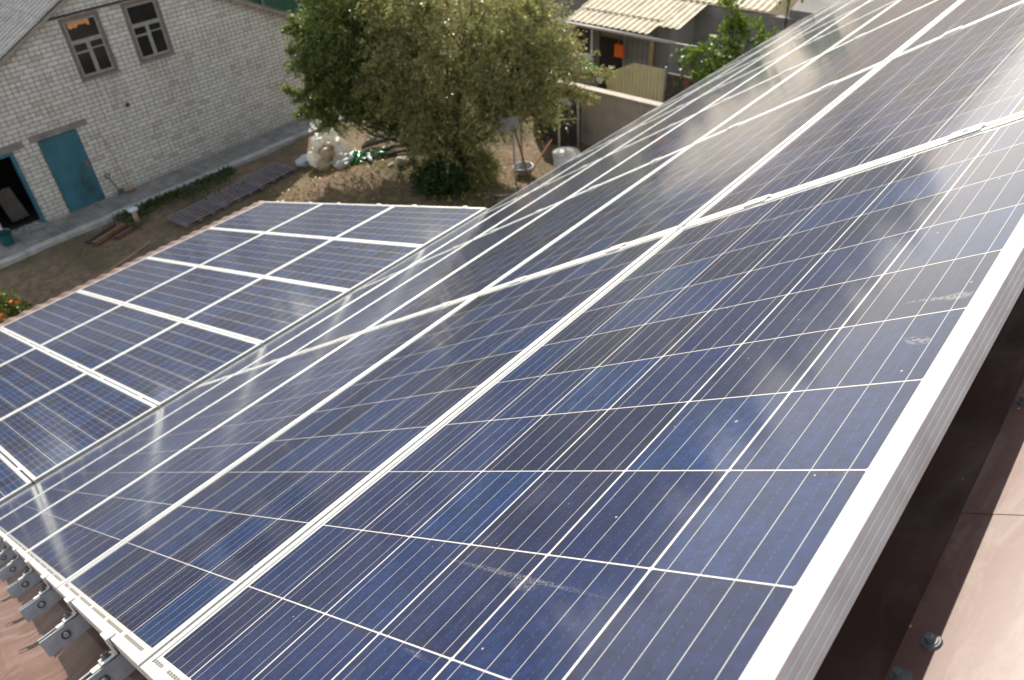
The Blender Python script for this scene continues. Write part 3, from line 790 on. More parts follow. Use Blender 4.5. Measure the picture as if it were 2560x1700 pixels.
m = MB(); m.tube([(0.18 * math.cos(t), 0.02, 0.29 + 0.10 * math.sin(t)) for t in [math.pi * i / 12 for i in range(13)]], 0.006, 6); m.build('handle', M_GALV, bk)
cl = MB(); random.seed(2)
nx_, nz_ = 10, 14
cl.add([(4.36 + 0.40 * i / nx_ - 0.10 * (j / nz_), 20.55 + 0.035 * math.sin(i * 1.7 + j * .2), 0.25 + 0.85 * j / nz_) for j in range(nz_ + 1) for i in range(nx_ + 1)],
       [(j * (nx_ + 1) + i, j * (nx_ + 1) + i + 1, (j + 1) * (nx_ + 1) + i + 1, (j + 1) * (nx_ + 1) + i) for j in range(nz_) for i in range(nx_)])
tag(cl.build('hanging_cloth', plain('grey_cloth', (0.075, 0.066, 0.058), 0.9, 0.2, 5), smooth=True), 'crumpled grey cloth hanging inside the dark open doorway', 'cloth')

# ------------------------------------------------------------------ yard odds and ends
def beam(x0, y0, x1, y1, z, w, h, mat, label):
    d = Vector((x1 - x0, y1 - y0, 0)); ln = d.length; a = math.atan2(d.y, d.x)
    m = MB(); t = 0.008
    m.box(0, ln, -w / 2, w / 2, 0, t); m.box(0, ln, -w / 2, -w / 2 + t, t, h); m.box(0, ln, w / 2 - t, w / 2, t, h); m.box(0, ln, -w / 2 + t, w / 2 - t, h - t, h)
    o = m.build('steel_beam', mat, bevel=0.004); o.location = (x0, y0, z); o.rotation_euler = (0, 0, a)
    tag(o, label, 'beam', 'steel beams on the soil')
beam(5.12, 18.38, 6.00, 18.66, 0.0, 0.10, 0.09, M_WOODD, 'dark brown box beam on the soil, nearest the kerb')
beam(5.18, 18.12, 6.18, 18.42, 0.0, 0.10, 0.10, plain('ochre_rusty_steel', (0.17, 0.095, 0.045), 0.85, 0.3, 9), 'ochre rusty box beam on the soil, middle and longest of three')
beam(5.66, 17.97, 6.42, 18.16, 0.0, 0.09, 0.08, plain('red_rusty_steel', (0.12, 0.06, 0.045), 0.85, 0.3, 9), 'reddish rusty box beam on the soil, farthest from the kerb')
st = empty('capped_stub_post', (6.42, 18.3, 0), 'short wooden stub post with pale round cap near the kerb', 'post')
m = MB(); m.tube([(0, 0, -0.1), (0, 0, 0.36)], [0.065, 0.06], 14); m.build('shaft', M_WOODL, st, smooth=True)
m = MB(); m.tube([(0, 0, 0.361), (0, 0, 0.40), (0, 0, 0.43)], [0.125, 0.125, 0.06], 20); m.build('cap', plain('pale_tin', (0.50, 0.52, 0.53), 0.5, 0.1, 10), st)
# slatted grates, laid end to end
M_GRATE = plain('grey_purple_grate', (0.155, 0.135, 0.14), 0.8, 0.2, 6)
def build_grate():
    root = empty('slatted_grate'); m = MB()
    for k in range(6): m.box(0.02, 1.18, 0.02 + k * 0.145, 0.080 + k * 0.145, 0.075, 0.10)
    m.build('slats', M_GRATE, root, bevel=0.005)
    m = MB()
    for x_ in (0.0, 0.37, 0.75, 1.11): m.box(x_, x_ + 0.09, 0.0, 0.84, 0.0, 0.0745)
    m.build('bearers', M_GRATE, root, bevel=0.004)
    return root
gp = build_grate(); remember(gp)
for k, (px, py, rz, lab) in enumerate([(7.02, 16.96, 4, 'slatted grate on the soil, nearest the three steel beams'), (8.22, 17.08, 3, 'slatted grate on the soil between two others'), (9.42, 17.20, 5, 'slatted grate on the soil, nearest the white sacks')]):
    o = gp if k == 0 else copy_tree(gp)
    o.location = (px, py, 0.0); o.rotation_euler = (R(0.6 * (k - 1)), 0, R(rz)); tag(o, lab, 'grate', 'slatted grates lying end to end')
# long thin stick on the soil
m = MB(); m.tube([(4.5, 16.6, 0.03), (5.4, 16.85, 0.035), (6.1, 17.1, 0.03)], 0.014, 7)
tag(m.build('long_stick', M_WOODL), 'long thin bare stick lying on the shaded soil', 'stick')

# sacks of rubbish
rnd = random.Random(5)
sacks = [((10.86, 16.75, 0.20), (0.23, 0.20, 0.20), 'white sack at the front left of the pile, standing upright'),
         ((11.25, 16.45, 0.16), (0.30, 0.18, 0.17), 'long white sack lying at the front right of the pile'),
         ((11.05, 16.85, 0.42), (0.24, 0.22, 0.20), 'tan stained sack in the middle of the white pile'),
         ((11.45, 16.85, 0.36), (0.26, 0.24, 0.26), 'bulging white sack at the right of the pile'),
         ((11.02, 17.12, 0.62), (0.19, 0.18, 0.20), 'small white sack at the upper left of the pile'),
         ((11.42, 17.15, 0.70), (0.22, 0.20, 0.20), 'white sack with tied neck topmost on the pile'),
         ((10.72, 17.05, 0.30), (0.17, 0.17, 0.24), 'narrow white sack at the far left of the pile')]
M_TANPL = plain('tan_stained_sack', (0.50, 0.40, 0.29), 0.5, 0.15, 8, bump=0.4)
translucent(M_TANPL, 0.35, (0.70, 0.55, 0.38))
for k, (c_, r_, lab) in enumerate(sacks):
    root = empty('rubbish_sack', (c_[0] + 0.30, c_[1] - 0.10, c_[2] - r_[2]), lab, 'sack', 'plastic sacks in a pile')
    m = MB(); m.blob((0, 0, r_[2]), r_, rnd, 0.26, 22, 14); m.build('bag', M_TANPL if 'tan' in lab else M_WHITEPL, root, smooth=True)
    m = MB(); a = rnd.uniform(0, 6.28)
    m.tube([(0.3 * r_[0] * math.cos(a), 0.3 * r_[1] * math.sin(a), 1.75 * r_[2]), (0.4 * r_[0] * math.cos(a), 0.4 * r_[1] * math.sin(a), 2.05 * r_[2]), (0.5 * r_[0] * math.cos(a), 0.5 * r_[1] * math.sin(a), 2.35 * r_[2])], [0.07, 0.025, 0.065], 9, cap=False)
    m.build('tied_neck', M_WHITEPL, root, smooth=True)
m = MB(); m.blob((10.98, 17.40, 0.14), (0.22, 0.18, 0.16), rnd, 0.25, 16, 10)
tag(m.build('rubbish_sack', plain('bluish_clear_sack', (0.38, 0.42, 0.46), 0.3, 0.15, 9), smooth=True), 'bluish sack in the shade behind the white pile', 'sack', 'plastic sacks in a pile')
# bottles
def bottle(loc, rz, tilt, mat, label, s=1.0):
    m = MB(); m.tube([(0, 0, 0), (0.01, 0, 0), (0.20, 0, 0), (0.26, 0, 0), (0.285, 0, 0), (0.31, 0, 0)], [0.03, 0.047, 0.047, 0.03, 0.016, 0.016], 14)
    o = m.build('plastic_bottle', mat, smooth=True); o.location = loc; o.rotation_euler = (0, -tilt, rz); o.scale = (s, s, s)
    return tag(o, label, 'bottle', 'plastic bottles beside the sacks')
rnd = random.Random(9)
for k in range(26):
    x_ = 11.55 + rnd.random() * 1.15; y_ = 16.35 + rnd.uniform(-.14, .14) - (x_ - 11.5) * 0.12
    gr_ = k % 5 != 0
    bottle((x_, y_, 0.055 + rnd.random() * 0.16), rnd.uniform(0, 6.28), rnd.uniform(-.4, .4), M_GREENPL if gr_ else M_CLEARPL, 'green plastic bottle in the heap right of the sacks' if gr_ else 'clear plastic bottle in the heap right of the sacks', 1.25)
# logs and branches
M_LOGEND = plain('cut_wood', (0.46, 0.30, 0.15), 0.8, 0.2, 20)
def log(pts, rads, label, mat=M_WOODD, cut=False):
    root = empty('cut_branch', pts[0], label, 'branch', 'cut branches heaped under the tree')
    p0 = Vector(pts[0]); m = MB(); m.tube([Vector(q) - p0 for q in pts], rads, 10); m.build('bark', mat, root, smooth=True)
    if cut:
        a = Vector(pts[-1]) - p0; d = (Vector(pts[-1]) - Vector(pts[-2])).normalized()
        m = MB(); m.tube([a + d * 0.0005, a + d * 0.004], [rads[-1] * 0.97] * 2, 12); m.build('cut_end', M_LOGEND, root)
M_BARKG = plain('silver_bark', (0.26, 0.24, 0.22), 0.85, 0.25, 9, bump=0.3)
log([(12.55, 16.55, 0.30), (12.75, 16.50, 0.33), (12.95, 16.45, 0.38), (13.3, 16.15, 0.46)], [0.045, 0.07, 0.06, 0.085], 'pale forked log with fresh cut end on top of the heap', M_BARKG, True)
log([(12.2, 16.3, 0.12), (13.0, 15.9, 0.18), (13.9, 15.3, 0.22)], [0.06, 0.05, 0.04], 'long dark branch along the front of the heap')
log([(12.1, 16.15, 0.06), (12.9, 15.75, 0.08), (13.6, 15.35, 0.10)], [0.05, 0.05, 0.045], 'dark branch lowest on the heap by the bottles')
log([(12.4, 16.55, 0.22), (13.2, 16.2, 0.27), (14.1, 15.7, 0.30)], [0.05, 0.045, 0.035], 'dark branch in the middle of the heap')
log([(12.9, 17.1, 0.45), (13.6, 16.5, 0.52), (14.5, 15.9, 0.5)], [0.03, 0.03, 0.025], 'thin pale pole across the back of the heap', M_WOODL)
log([(13.0, 17.0, 0.30), (13.4, 16.7, 0.40), (13.9, 16.6, 0.42)], [0.03, 0.03, 0.02], 'short pale pole at the back of the heap', M_WOODL)
log([(12.7, 16.9, 0.1), (13.3, 16.5, 0.14), (14.2, 15.9, 0.16)], [0.06, 0.06, 0.05], 'thick grey log at the foot of the heap', M_BARKG)
rnd = random.Random(3)
for k, (x_, y_, s_, lab) in enumerate([(12.65, 15.15, 0.17, 'largest broken concrete lump on the soil before the branches'), (12.95, 15.0, 0.11, 'small broken lump right of the larger one'), (12.35, 15.3, 0.08, 'smallest broken lump left of the larger one')]):
    m = MB(); m.blob((0, 0, s_ * 0.55), (s_ * 1.4, s_, s_ * 0.75), rnd, 0.3, 8, 5)
    o = m.build('rubble_lump', plain('rubble', (0.33, 0.28, 0.23), 0.95, 0.2, 14)); o.location = (x_, y_, 0); tag(o, lab, 'rubble', 'rubble lumps')

# ------------------------------------------------------------------ frame of posts, net, tub
M_POST = plain('grey_tube_post', (0.34, 0.315, 0.28), 0.7, 0.2, 8)
for k, (x_, y_, h, lab) in enumerate([(13.42, 11.70, 1.86, 'grey pipe post nearest the lower roof, with the net on top'),
                                      (14.22, 12.12, 1.72, 'grey pipe post just behind the one with the net'),
                                      (15.42, 11.80, 1.75, 'grey pipe post beside the white tub'),
                                      (16.10, 11.66, 1.62, 'grey pipe post standing close to the beige yard wall')]):
    m = MB(); m.tube([(0, 0, -0.1), (-0.02, 0.0, h)], 0.030, 10)
    o = m.build('pipe_post', M_POST, smooth=True); o.location = (x_, y_, 0); tag(o, lab, 'post', 'pipe posts of the trellis')
m = MB(); m.tube([(13.45, 11.72, 1.62), (13.92, 11.72, 0.14)], 0.026, 8)
tag(m.build('rusty_bar', M_RUST), 'rusty brown bar slanting down from the netted post', 'bar', 'rusty bars by the posts')
m = MB(); m.tube([(13.98, 11.70, 0.10), (15.10, 11.80, 0.62)], 0.026, 8)
tag(m.build('rusty_bar', M_RUST), 'rusty brown bar slanting up towards the white tub', 'bar', 'rusty bars by the posts')
m = MB(); m.tube([(15.35, 12.15, 0.98), (16.1, 11.6, 0.90)], 0.02, 8)
tag(m.build('pale_pole', M_WOODL), 'pale wooden pole lying across the white tub', 'pole')
# net roll hanging on the post
nt = NT('fine_wire_net'); nu = nt.xyz(nt.coord('UV'))
nt.p(Base_Color=(0.42, 0.41, 0.40), Roughness=0.5, Alpha=0.34)
nr = MB(); rnd = random.Random(6)
K_, J_ = 40, 10
for layer in range(3):
    vs_ = []
    for j in range(J_ + 1):
        for i in range(K_ + 1):
            t = 0.5 + 5.0 * i / K_
            r_ = 0.30 + 0.018 * layer + 0.03 * math.sin(3 * t + layer)
            vs_.append((0.12 + r_ * math.cos(t), 0.18 + r_ * math.sin(t), -0.42 * j / J_ * (0.75 + 0.25 * math.sin(2.3 * t + layer)) + 0.02 * math.sin(5 * t)))
    nr.add(vs_, [(j * (K_ + 1) + i, j * (K_ + 1) + i + 1, (j + 1) * (K_ + 1) + i + 1, (j + 1) * (K_ + 1) + i) for j in range(J_) for i in range(K_)])
no = empty('wire_net_roll', (13.42, 11.74, 1.84), 'loose roll of fine grey net hung over the nearest post', 'net')
nr.build('mesh_sheet', nt.m, no, smooth=True)
m = MB()
for layer in range(2):
    m.tube([(0.12 + (0.31 + .03 * layer) * math.cos(t), 0.18 + (0.31 + .03 * layer) * math.sin(t), 0.012 + 0.02 * math.sin(5 * t) - 0.05 * layer) for t in [0.5 + 5.2 * i / 40 for i in range(41)]], 0.008, 6)
m.build('rolled_edge', plain('pale_net_edge', (0.50, 0.49, 0.47), 0.5), no, smooth=True)
tb = empty('white_tub', (14.95, 11.22, 0), 'white plastic barrel tub cut off by the panels, full of scraps', 'tub')
m = MB(); m.tube([(0, 0, 0), (0, 0, 0.1), (0, 0, 0.42)], [0.30, 0.33, 0.35], 28, cap=False); m.tube([(0, 0, 0.40), (0, 0, 0.45)], [0.37, 0.37], 28, cap=False); m.tube([(0, 0, .22), (0, 0, .24)], [0.33, 0.33], 24)
m.build('barrel', plain('white_plastic', (0.62, 0.64, 0.66), 0.4, 0.06, 8), tb, smooth=True)
m = MB(); rnd = random.Random(8)
for k in range(7): m.blob((rnd.uniform(-.2, .2), rnd.uniform(-.2, .2), 0.41 + rnd.uniform(0, .10)), (0.13, 0.11, 0.08), rnd, 0.3, 12, 8)
m.build('scraps', M_WHITEPL, tb, smooth=True)
bs_ = empty('zinc_basin', (14.1, 12.0, 0), 'round zinc basin on the ground between the pipe posts', 'basin')
m = MB(); m.tube([(0, 0, 0.0), (0, 0, 0.02), (0, 0, 0.18), (0, 0, 0.185)], [0.18, 0.19, 0.25, 0.265], 28, cap=False); m.tube([(0, 0, .02), (0, 0, .024)], [0.185, 0.185], 24)
m.build('bowl', M_GALV, bs_, smooth=True)
m = MB(); m.tube([(0.258 * math.cos(t), 0.258 * math.sin(t), 0.19) for t in [2 * math.pi * i / 28 for i in range(29)]], 0.012, 6); m.build('rim', M_GALV, bs_, smooth=True)
m = MB(); m.tube([(12.95 + 0.35 * math.cos(t), 11.75 + 0.35 * math.sin(t), 0.05 + 0.02 * math.sin(2 * t)) for t in [2.2 + 4.2 * i / 24 for i in range(25)]], 0.016, 8)
tag(m.build('garden_hose', plain('grey_hose', (0.16, 0.16, 0.16), 0.5), smooth=True), 'loop of dark grey hose on the soil by the nearest pipe post', 'hose')
dk = MB(); dk.prism([(11.9, 0), (13.2, 0), (13.2, 1.15), (12.5, 1.35), (11.9, 1.2)], 16.0, 16.9, 'x')
tag(dk.build('scrap_stack', plain('dark_scrap', (0.05, 0.042, 0.036), 0.9, 0.4, 5, bump=0.6), bevel=0.05), 'dark stack of scrap against the beige yard wall', 'scrap')

# ------------------------------------------------------------------ beige yard wall
yw = empty('yard_wall', (16.55, 11, 0), 'beige rendered yard wall behind the pipe posts', 'wall')
m = MB(); m.box(0.0, 0.18, -7.5, 1.7, -0.1, 1.53); m.build('face', M_YWALL, yw)
m = MB(); m.box(-0.03, 0.21, -7.52, 1.72, 1.532, 1.57); m.build('coping', plain('pale_coping', (0.42, 0.36, 0.29), 0.9, 0.15, 6, bump=0.3), yw)

# ------------------------------------------------------------------ sheet metal gate and rug fence
gt = empty('sheet_metal_gate', (17.75, 11.0, 0), 'cream ribbed sheet metal gate with peaked top behind the yard wall', 'gate')
m = MB(); n_ = 120
ysg = [-0.98 + 1.82 * i / n_ for i in range(n_ + 1)]
def rib(y): 
    f = (y / 0.115) % 1.0
    return 0.042 * max(0.0, min(1.0, 4 * min(f, 1 - f) - 0.35))
def gtop(y): return 2.05 if y < -0.02 else 2.05 - 0.50 * (y + 0.02)
m.add([(-rib(y), y, z_) for y in ysg for z_ in (0.05, gtop(y))], [(2 * i, 2 * i + 2, 2 * i + 3, 2 * i + 1) for i in range(n_)])
m.build('sheet', M_GATE, gt)
for q in ((0.005, 0.045, -1.0, -0.96, 0, 2.1), (0.005, 0.045, 0.82, 0.86, 0, 1.66)):
    m = MB(); m.box(*q); m.build('post', M_GALV, gt)
m = MB(); m.box(0.005, 0.04, -0.959, 0.819, 0.3, 0.34); m.build('cross_bar', M_GALV, gt)
rg = empty('rug_fence', (17.80, 9.0, 0), 'low fence hung with an old brown patterned rug', 'fence')
rt = NT('patterned_rug'); rc = rt.xyz(rt.coord())
vo_ = rt.t.nodes.new('ShaderNodeTexVoronoi'); vo_.inputs['Scale'].default_value = 9; rt.set(vo_.inputs['Vector'], rt.coord())
stripe = rt.mth('LESS_THAN', rt.mth('ABSOLUTE', rt.mth('SUBTRACT', rt.mth('FRACT', rt.mth('DIVIDE', rc[1], 0.75)), 0.5)), 0.10)
rt.p(Base_Color=rt.mix(stripe, rt.mix(rt.mapr(vo_.outputs['Distance'], 0.2, 0.5), (0.13, 0.10, 0.06), (0.045, 0.038, 0.030)), (0.15, 0.055, 0.035)), Roughness=0.95)
m = MB(); m.box(-0.03, 0.0, -1.3, 0.98, 0.45, 1.93); m.build('rug', rt.m, rg)
for y in (-1.3, -0.2, 0.9):
    m = MB(); m.box(0.005, 0.055, y, y + 0.05, 0, 1.899); m.build('post', M_WOODG, rg)
m = MB(); m.box(0.005, 0.05, -1.3, 0.98, 1.90, 1.94); m.build('top_rail', M_WOODG, rg)

# ------------------------------------------------------------------ neighbour's house with slate porch
nh = empty('neighbour_house', (19.3, 11.5, 0), 'grey plastered house with sunlit corrugated slate roof and porch', 'house')
NX, NY = 19.3, 11.5
def nloc(m):
    m.v = [(q[0] - NX, q[1] - NY, q[2]) for q in m.v]; return m
m = MB(); m.box(19.3, 19.5, 10.8, 14.0, 0, 2.62); m.box(20.6, 20.8, 6.0, 10.98, 0, 2.9); m.box(19.5, 20.8, 10.8, 10.98, 0, 2.75); m.box(21.6, 21.8, 14.4, 19.5, 0, 3.3); nloc(m).build('wall', M_PLASTER, nh)
m = MB()
SL = 0.19
def rz_(x): return 2.56 + SL * (x - 18.62)
corr(m, 18.62, rz_(18.62), 19.45, rz_(19.45), 11.12, 13.92)
corr(m, 19.35, rz_(19.35) + .035, 21.2, rz_(21.2) + .035, 11.12, 13.92)
corr(m, 19.05, rz_(19.05) + .036, 21.2, rz_(21.2) + .036, 10.42, 11.10)
corr(m, 20.6, rz_(20.6) + .08, 24.5, rz_(24.5) + .08, 8.6, 13.92)
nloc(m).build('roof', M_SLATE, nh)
m = MB(); m.box(18.66, 18.72, 11.05, 16.0, 2.43, 2.52); nloc(m).build('eave_beam', plain('blue_grey_beam', (0.12, 0.135, 0.15), 0.7), nh)
m = MB()
m.tube([(18.52, 14.9, 2.50), (18.56, 10.25, 2.46)], 0.045, 10); m.tube([(18.56, 10.25, 2.46), (18.70, 9.0, 2.44)], 0.020, 8)
nloc(m).build('gutter', plain('pale_gutter', (0.42, 0.38, 0.34), 0.6, 0.15, 8), nh, smooth=True)
for y in (13.62, 11.02):
    m = MB(); m.box(18.68, 18.76, y, y + 0.08, 0, 2.43); nloc(m).build('porch_post', plain('ochre_post', (0.34, 0.21, 0.09), 0.8, 0.2, 8), nh)
m = MB(); m.box(19.26, 19.299, 12.40, 13.18, 0.1, 2.02); nd = nloc(m).build('door', plain('dark_brown_door', (0.022, 0.014, 0.010), 0.8), nh)
m = MB(); m.tube([(19.255, 12.62, 1.2), (19.21, 12.62, 1.2)], 0.022, 10); nloc(m).build('knob', M_GALV, nd)
m = MB(); m.box(19.25, 19.299, 13.18, 13.36, 0.1, 2.2); nloc(m).build('door_jamb', plain('khaki_jamb', (0.16, 0.145, 0.105), 0.8), nh)
m = MB(); m.box(19.25, 19.299, 13.42, 13.50, 1.35, 2.3); m.box(19.25, 19.299, 13.50, 14.1, 1.35, 1.43); nw = nloc(m).build('window', plain('white_window_frame', (0.60, 0.62, 0.65), 0.5), nh)
m = MB(); m.box(19.27, 19.285, 13.50, 14.1, 1.43, 2.3); nloc(m).build('pane', M_GLASS, nw)
m = MB(); m.box(19.20, 19.249, 13.36, 14.15, 1.27, 1.345); nloc(m).build('sill', plain('white_sill', (0.60, 0.62, 0.65), 0.5), nw)
ct = MB(); n_ = 60
ct.add([(19.20 - 0.03 * math.sin(16 * (i / n_) * 2.2), 11.32 + 1.0 * i / n_, z_) for i in range(n_ + 1) for z_ in (0.5, 2.25)], [(2 * i, 2 * i + 2, 2 * i + 3, 2 * i + 1) for i in range(n_)])
tag(ct.build('porch_curtain', plain('grey_striped_cloth', (0.26, 0.235, 0.22), 0.9, 0.25, 3), smooth=True), 'grey folded curtain hanging across the porch', 'curtain')
ob = MB(); ob.box(18.98, 19.06, 12.16, 12.46, 1.62, 1.98); ob.tube([(19.02, 12.30, 1.98), (19.02, 12.33, 2.1), (19.02, 12.37, 1.98)], 0.012, 6)
tag(ob.build('orange_bag', plain('orange_plastic', (0.75, 0.12, 0.01), 0.5, 0.1, 10), bevel=0.02), 'bright orange bag hanging by the dark porch door', 'bag')
lw = MB(); lw.prism([(20.7, 2.2), (26, 2.2), (26, 4.2), (20.7, 3.1)], 6.0, 8.1, 'y'); nloc(lw).build('side_wall', M_PLASTER, nh)
gs = MB(); gs.blob((17.85, 12.55, 1.52), (0.10, 0.24, 0.26), random.Random(1), 0.25, 14, 9)
tag(gs.build('green_plastic_sheet', plain('green_sheet', (0.03, 0.30, 0.09), 0.3, 0.15, 5), smooth=True), 'crumpled green plastic sheet beside the porch post', 'plastic sheet')
gs = MB(); gs.blob((17.8, 12.12, 1.40), (0.10, 0.12, 0.17), random.Random(2), 0.25, 14, 9)
tag(gs.build('white_cloth', plain('white_cloth', (0.60, 0.57, 0.56), 0.7, 0.1, 5), smooth=True), 'white rag right of the green plastic sheet', 'cloth')

# ------------------------------------------------------------------ fence and shed far behind the brick house
fb = empty('green_board_fence', (17.0, 27.0, 0), 'dark green board fence behind the brick house', 'fence')
m = MB(); rnd = random.Random(4)
for k in range(60): m.box(-8 + k * 0.2, -8 + k * 0.2 + 0.19, 0, 0.03, 0, 2.25 + rnd.uniform(-.02, .02))
m.build('boards', plain('dark_green_paint', (0.012, 0.060, 0.035), 0.7, 0.25, 3), fb)
M_BGP = plain('blue_grey_post', (0.10, 0.13, 0.15), 0.7)
for k in range(5):
    m = MB(); m.box(-8 + k * 2.6, -7.9 + k * 2.6, -0.10, -0.003, 0, 2.3); m.build('post', M_BGP, fb)
m = MB(); m.box(16.62, 16.95, 24.5, 24.6, 0, 1.62); 
tag(m.build('grey_panel', plain('blue_grey_sheet', (0.12, 0.145, 0.17), 0.6, 0.15, 4)), 'blue grey sheet standing by the corner of the brick house', 'panel')
bf = MB(); rnd = random.Random(12)
for k in range(14): bf.blob((13.9 + rnd.uniform(-.3, .7), 20.9 + k * 0.22, 0.12 + rnd.uniform(0, .12)), (0.13, 0.10, 0.10), rnd, 0.25, 8, 6)
tag(bf.build('brick_rubble', plain('tan_brick_rubble', (0.44, 0.29, 0.19), 0.9, 0.2, 8)), 'heap of tan bricks by the corner of the house', 'bricks', None, 'stuff')

# ------------------------------------------------------------------ trees and plants
def leaves_mesh(name, centers, normals_hint, size, aspect, rs, mat, parent, droop=0.3):
    """small leaf quads: centers (n,3); returns one mesh object"""
    n = len(centers)
    d = rs.normal(size=(n, 3)); d[:, 2] -= droop
    d = d * 0.9 + normals_hint
    d /= np.linalg.norm(d, axis=1, keepdims=True) + 1e-9
    r = rs.normal(size=(n, 3)); s = np.cross(d, r); s /= np.linalg.norm(s, axis=1, keepdims=True) + 1e-9
    L_ = size * (0.65 + 0.7 * rs.random((n, 1))); w = L_ * aspect
    up = np.cross(s, d)
    a = centers; b = centers + d * L_ * 0.45 + s * w * 0.5 + up * L_ * 0.04; c = centers + d * L_; e = centers + d * L_ * 0.45 - s * w * 0.5 + up * L_ * 0.04
    v = np.stack([a, b, c, e], 1).reshape(-1, 3)
    me = bpy.data.meshes.new(name)
    me.vertices.add(4 * n); me.vertices.foreach_set('co', v.astype(np.float32).ravel())
    me.loops.add(4 * n); me.loops.foreach_set('vertex_index', np.arange(4 * n, dtype=np.int32))
    me.polygons.add(n); me.polygons.foreach_set('loop_start', np.arange(0, 4 * n, 4, dtype=np.int32))
    me.polygons.foreach_set('loop_total', np.full(n, 4, dtype=np.int32))
    me.update(calc_edges=True); me.validate()
    me.materials.append(mat)
    o = bpy.data.objects.new(name, me); C.objects.link(o)
    if parent: o.parent = parent
    return o

def tree(name, loc, blobs, n_twigs, leaves_per, leaf, aspect, mat, label, cat, seed, group=None, bark=M_WOODD, stem=0.09, twig_len=0.5, shell=0.55, extra=(), droop=0.3, sprays=0):
    """blobs: (x,y,z,rx,ry,rz,weight) in tree space; twigs start in them, carry leaves, and hang on limbs from the stem"""
    rs = np.random.RandomState(seed)
    root = empty(name, loc, label, cat, group)
    B = np.array(blobs, float); wts = B[:, 6] / B[:, 6].sum()
    pick = rs.choice(len(B), n_twigs, p=wts)
    d = rs.normal(size=(n_twigs, 3)); d /= np.linalg.norm(d, axis=1, keepdims=True)
    rad = shell + (1 - shell) * rs.random((n_twigs, 1)) ** 0.6
    rad *= 1 + 0.16 * np.sin(5 * d[:, :1] + 3 * d[:, 1:2] + pick[:, None]) + 0.12 * np.sin(9 * d[:, 2:3] + 7 * d[:, 1:2])
    st_ = B[pick, :3] + d * B[pick, 3:6] * rad
    out = d * 0.8 + rs.normal(size=(n_twigs, 3)) * 0.55; out[:, 2] += 0.10
    out /= np.linalg.norm(out, axis=1, keepdims=True)
    ln = twig_len * (0.5 + rs.random((n_twigs, 1)))
    for (ax, ay, az, bx, by, bz, k) in extra:      # long sprays that stick out
        t = np.linspace(0, 1, k)[:, None]
        q = np.array([[ax, ay, az]]) * (1 - t) + np.array([[bx, by, bz]]) * t + rs.normal(size=(k, 3)) * 0.05
        dd = np.array([[bx - ax, by - ay, bz - az]]); dd = dd / np.linalg.norm(dd) + rs.normal(size=(k, 3)) * 0.5
        st_ = np.vstack([st_, q]); out = np.vstack([out, dd / np.linalg.norm(dd, axis=1, keepdims=True)]); ln = np.vstack([ln, np.full((k, 1), twig_len * 0.4)])
    for _ in range(sprays):                          # loose sprays breaking the outline
        b = B[rs.choice(len(B), p=wts)]
        e = rs.normal(size=3); e[2] = abs(e[2]) * 0.7 - 0.2; e /= np.linalg.norm(e)
        a_ = b[:3] + e * b[3:6] * 0.85; k = 26; l_ = 0.35 + 0.45 * rs.random()
        t = np.linspace(0, 1, k)[:, None]
        q = a_ + e * l_ * t + np.array([[0, 0, -0.18]]) * t * t + rs.normal(size=(k, 3)) * (0.055 * (1.2 - t))
        dd = e + rs.normal(size=(k, 3)) * 0.5
        st_ = np.vstack([st_, q]); out = np.vstack([out, dd / np.linalg.norm(dd, axis=1, keepdims=True)]); ln = np.vstack([ln, np.full((k, 1), twig_len * 0.35)])
    nt_ = len(st_)
    f = rs.random((nt_, leaves_per, 1))
    cen = st_[:, None, :] + out[:, None, :] * ln[:, None, :] * f + rs.normal(size=(nt_, leaves_per, 3)) * 0.025
    cen[:, :, 2] -= (f[:, :, 0] ** 2) * ln * 0.25
    hint = np.repeat(out[:, None, :], leaves_per, 1).reshape(-1, 3) * 0.8
    cen = cen.reshape(-1, 3); cen[:, 2] = np.maximum(cen[:, 2], 0.03)
    leaves_mesh('crown', cen, hint, leaf, aspect, rs, mat, root, droop)
    m = MB(); rr = random.Random(seed)
    topv = Vector(tuple((B[:, :3] * wts[:, None]).sum(0)))
    m.tube([(0, 0, -0.1), (topv.x * .2, topv.y * .2, topv.z * .35), (topv.x * .6, topv.y * .6, topv.z * .75), topv], [stem, stem * .8, stem * .6, stem * .3], 9)
    for b in blobs:
        c = Vector(b[:3])
        m.tube([(topv.x * .15, topv.y * .15, topv.z * .25), c * 0.55 + Vector((rr.uniform(-.1, .1), rr.uniform(-.1, .1), 0)), c], [stem * .5, stem * .35, stem * .12], 7)
        for q in range(9):
            e = c + Vector((rr.uniform(-1, 1) * b[3], rr.uniform(-1, 1) * b[4], rr.uniform(-.7, 1) * b[5])) * 0.8
            m.tube([c * 0.7, (c * 0.7 + e) / 2 + Vector((0, 0, .06)), e], [stem * .2, stem * .12, stem * .05], 5)
    for (ax, ay, az, bx, by, bz, k) in extra: m.tube([(ax * .3, ay * .3, az * .7), (ax, ay, az), (bx, by, bz)], [stem * .2, stem * .12, 0.006], 5)
    m.build('trunk', bark, root, smooth=True)
    return root

M_OLIVE = leaf_material('silvery_olive_leaves', [(0.085, 0.088, 0.026), (0.185, 0.188, 0.060), (0.30, 0.295, 0.110), (0.44, 0.43, 0.20), (0.46, 0.33, 0.08)], 0.50, 0.6, 0.36)
M_GREEN = leaf_material('mid_green_leaves', [(0.045, 0.068, 0.016), (0.095, 0.130, 0.028), (0.165, 0.200, 0.048), (0.30, 0.32, 0.12)], 0.50, 0.6, 0.36)
M_BRIGHT = leaf_material('bright_green_leaves', [(0.050, 0.100, 0.010), (0.110, 0.180, 0.018), (0.200, 0.260, 0.035)], 0.40, 0.4, 0.4)
M_WEED = leaf_material('weed_leaves', [(0.015, 0.035, 0.008), (0.030, 0.060, 0.014), (0.055, 0.080, 0.025)], 0.25)

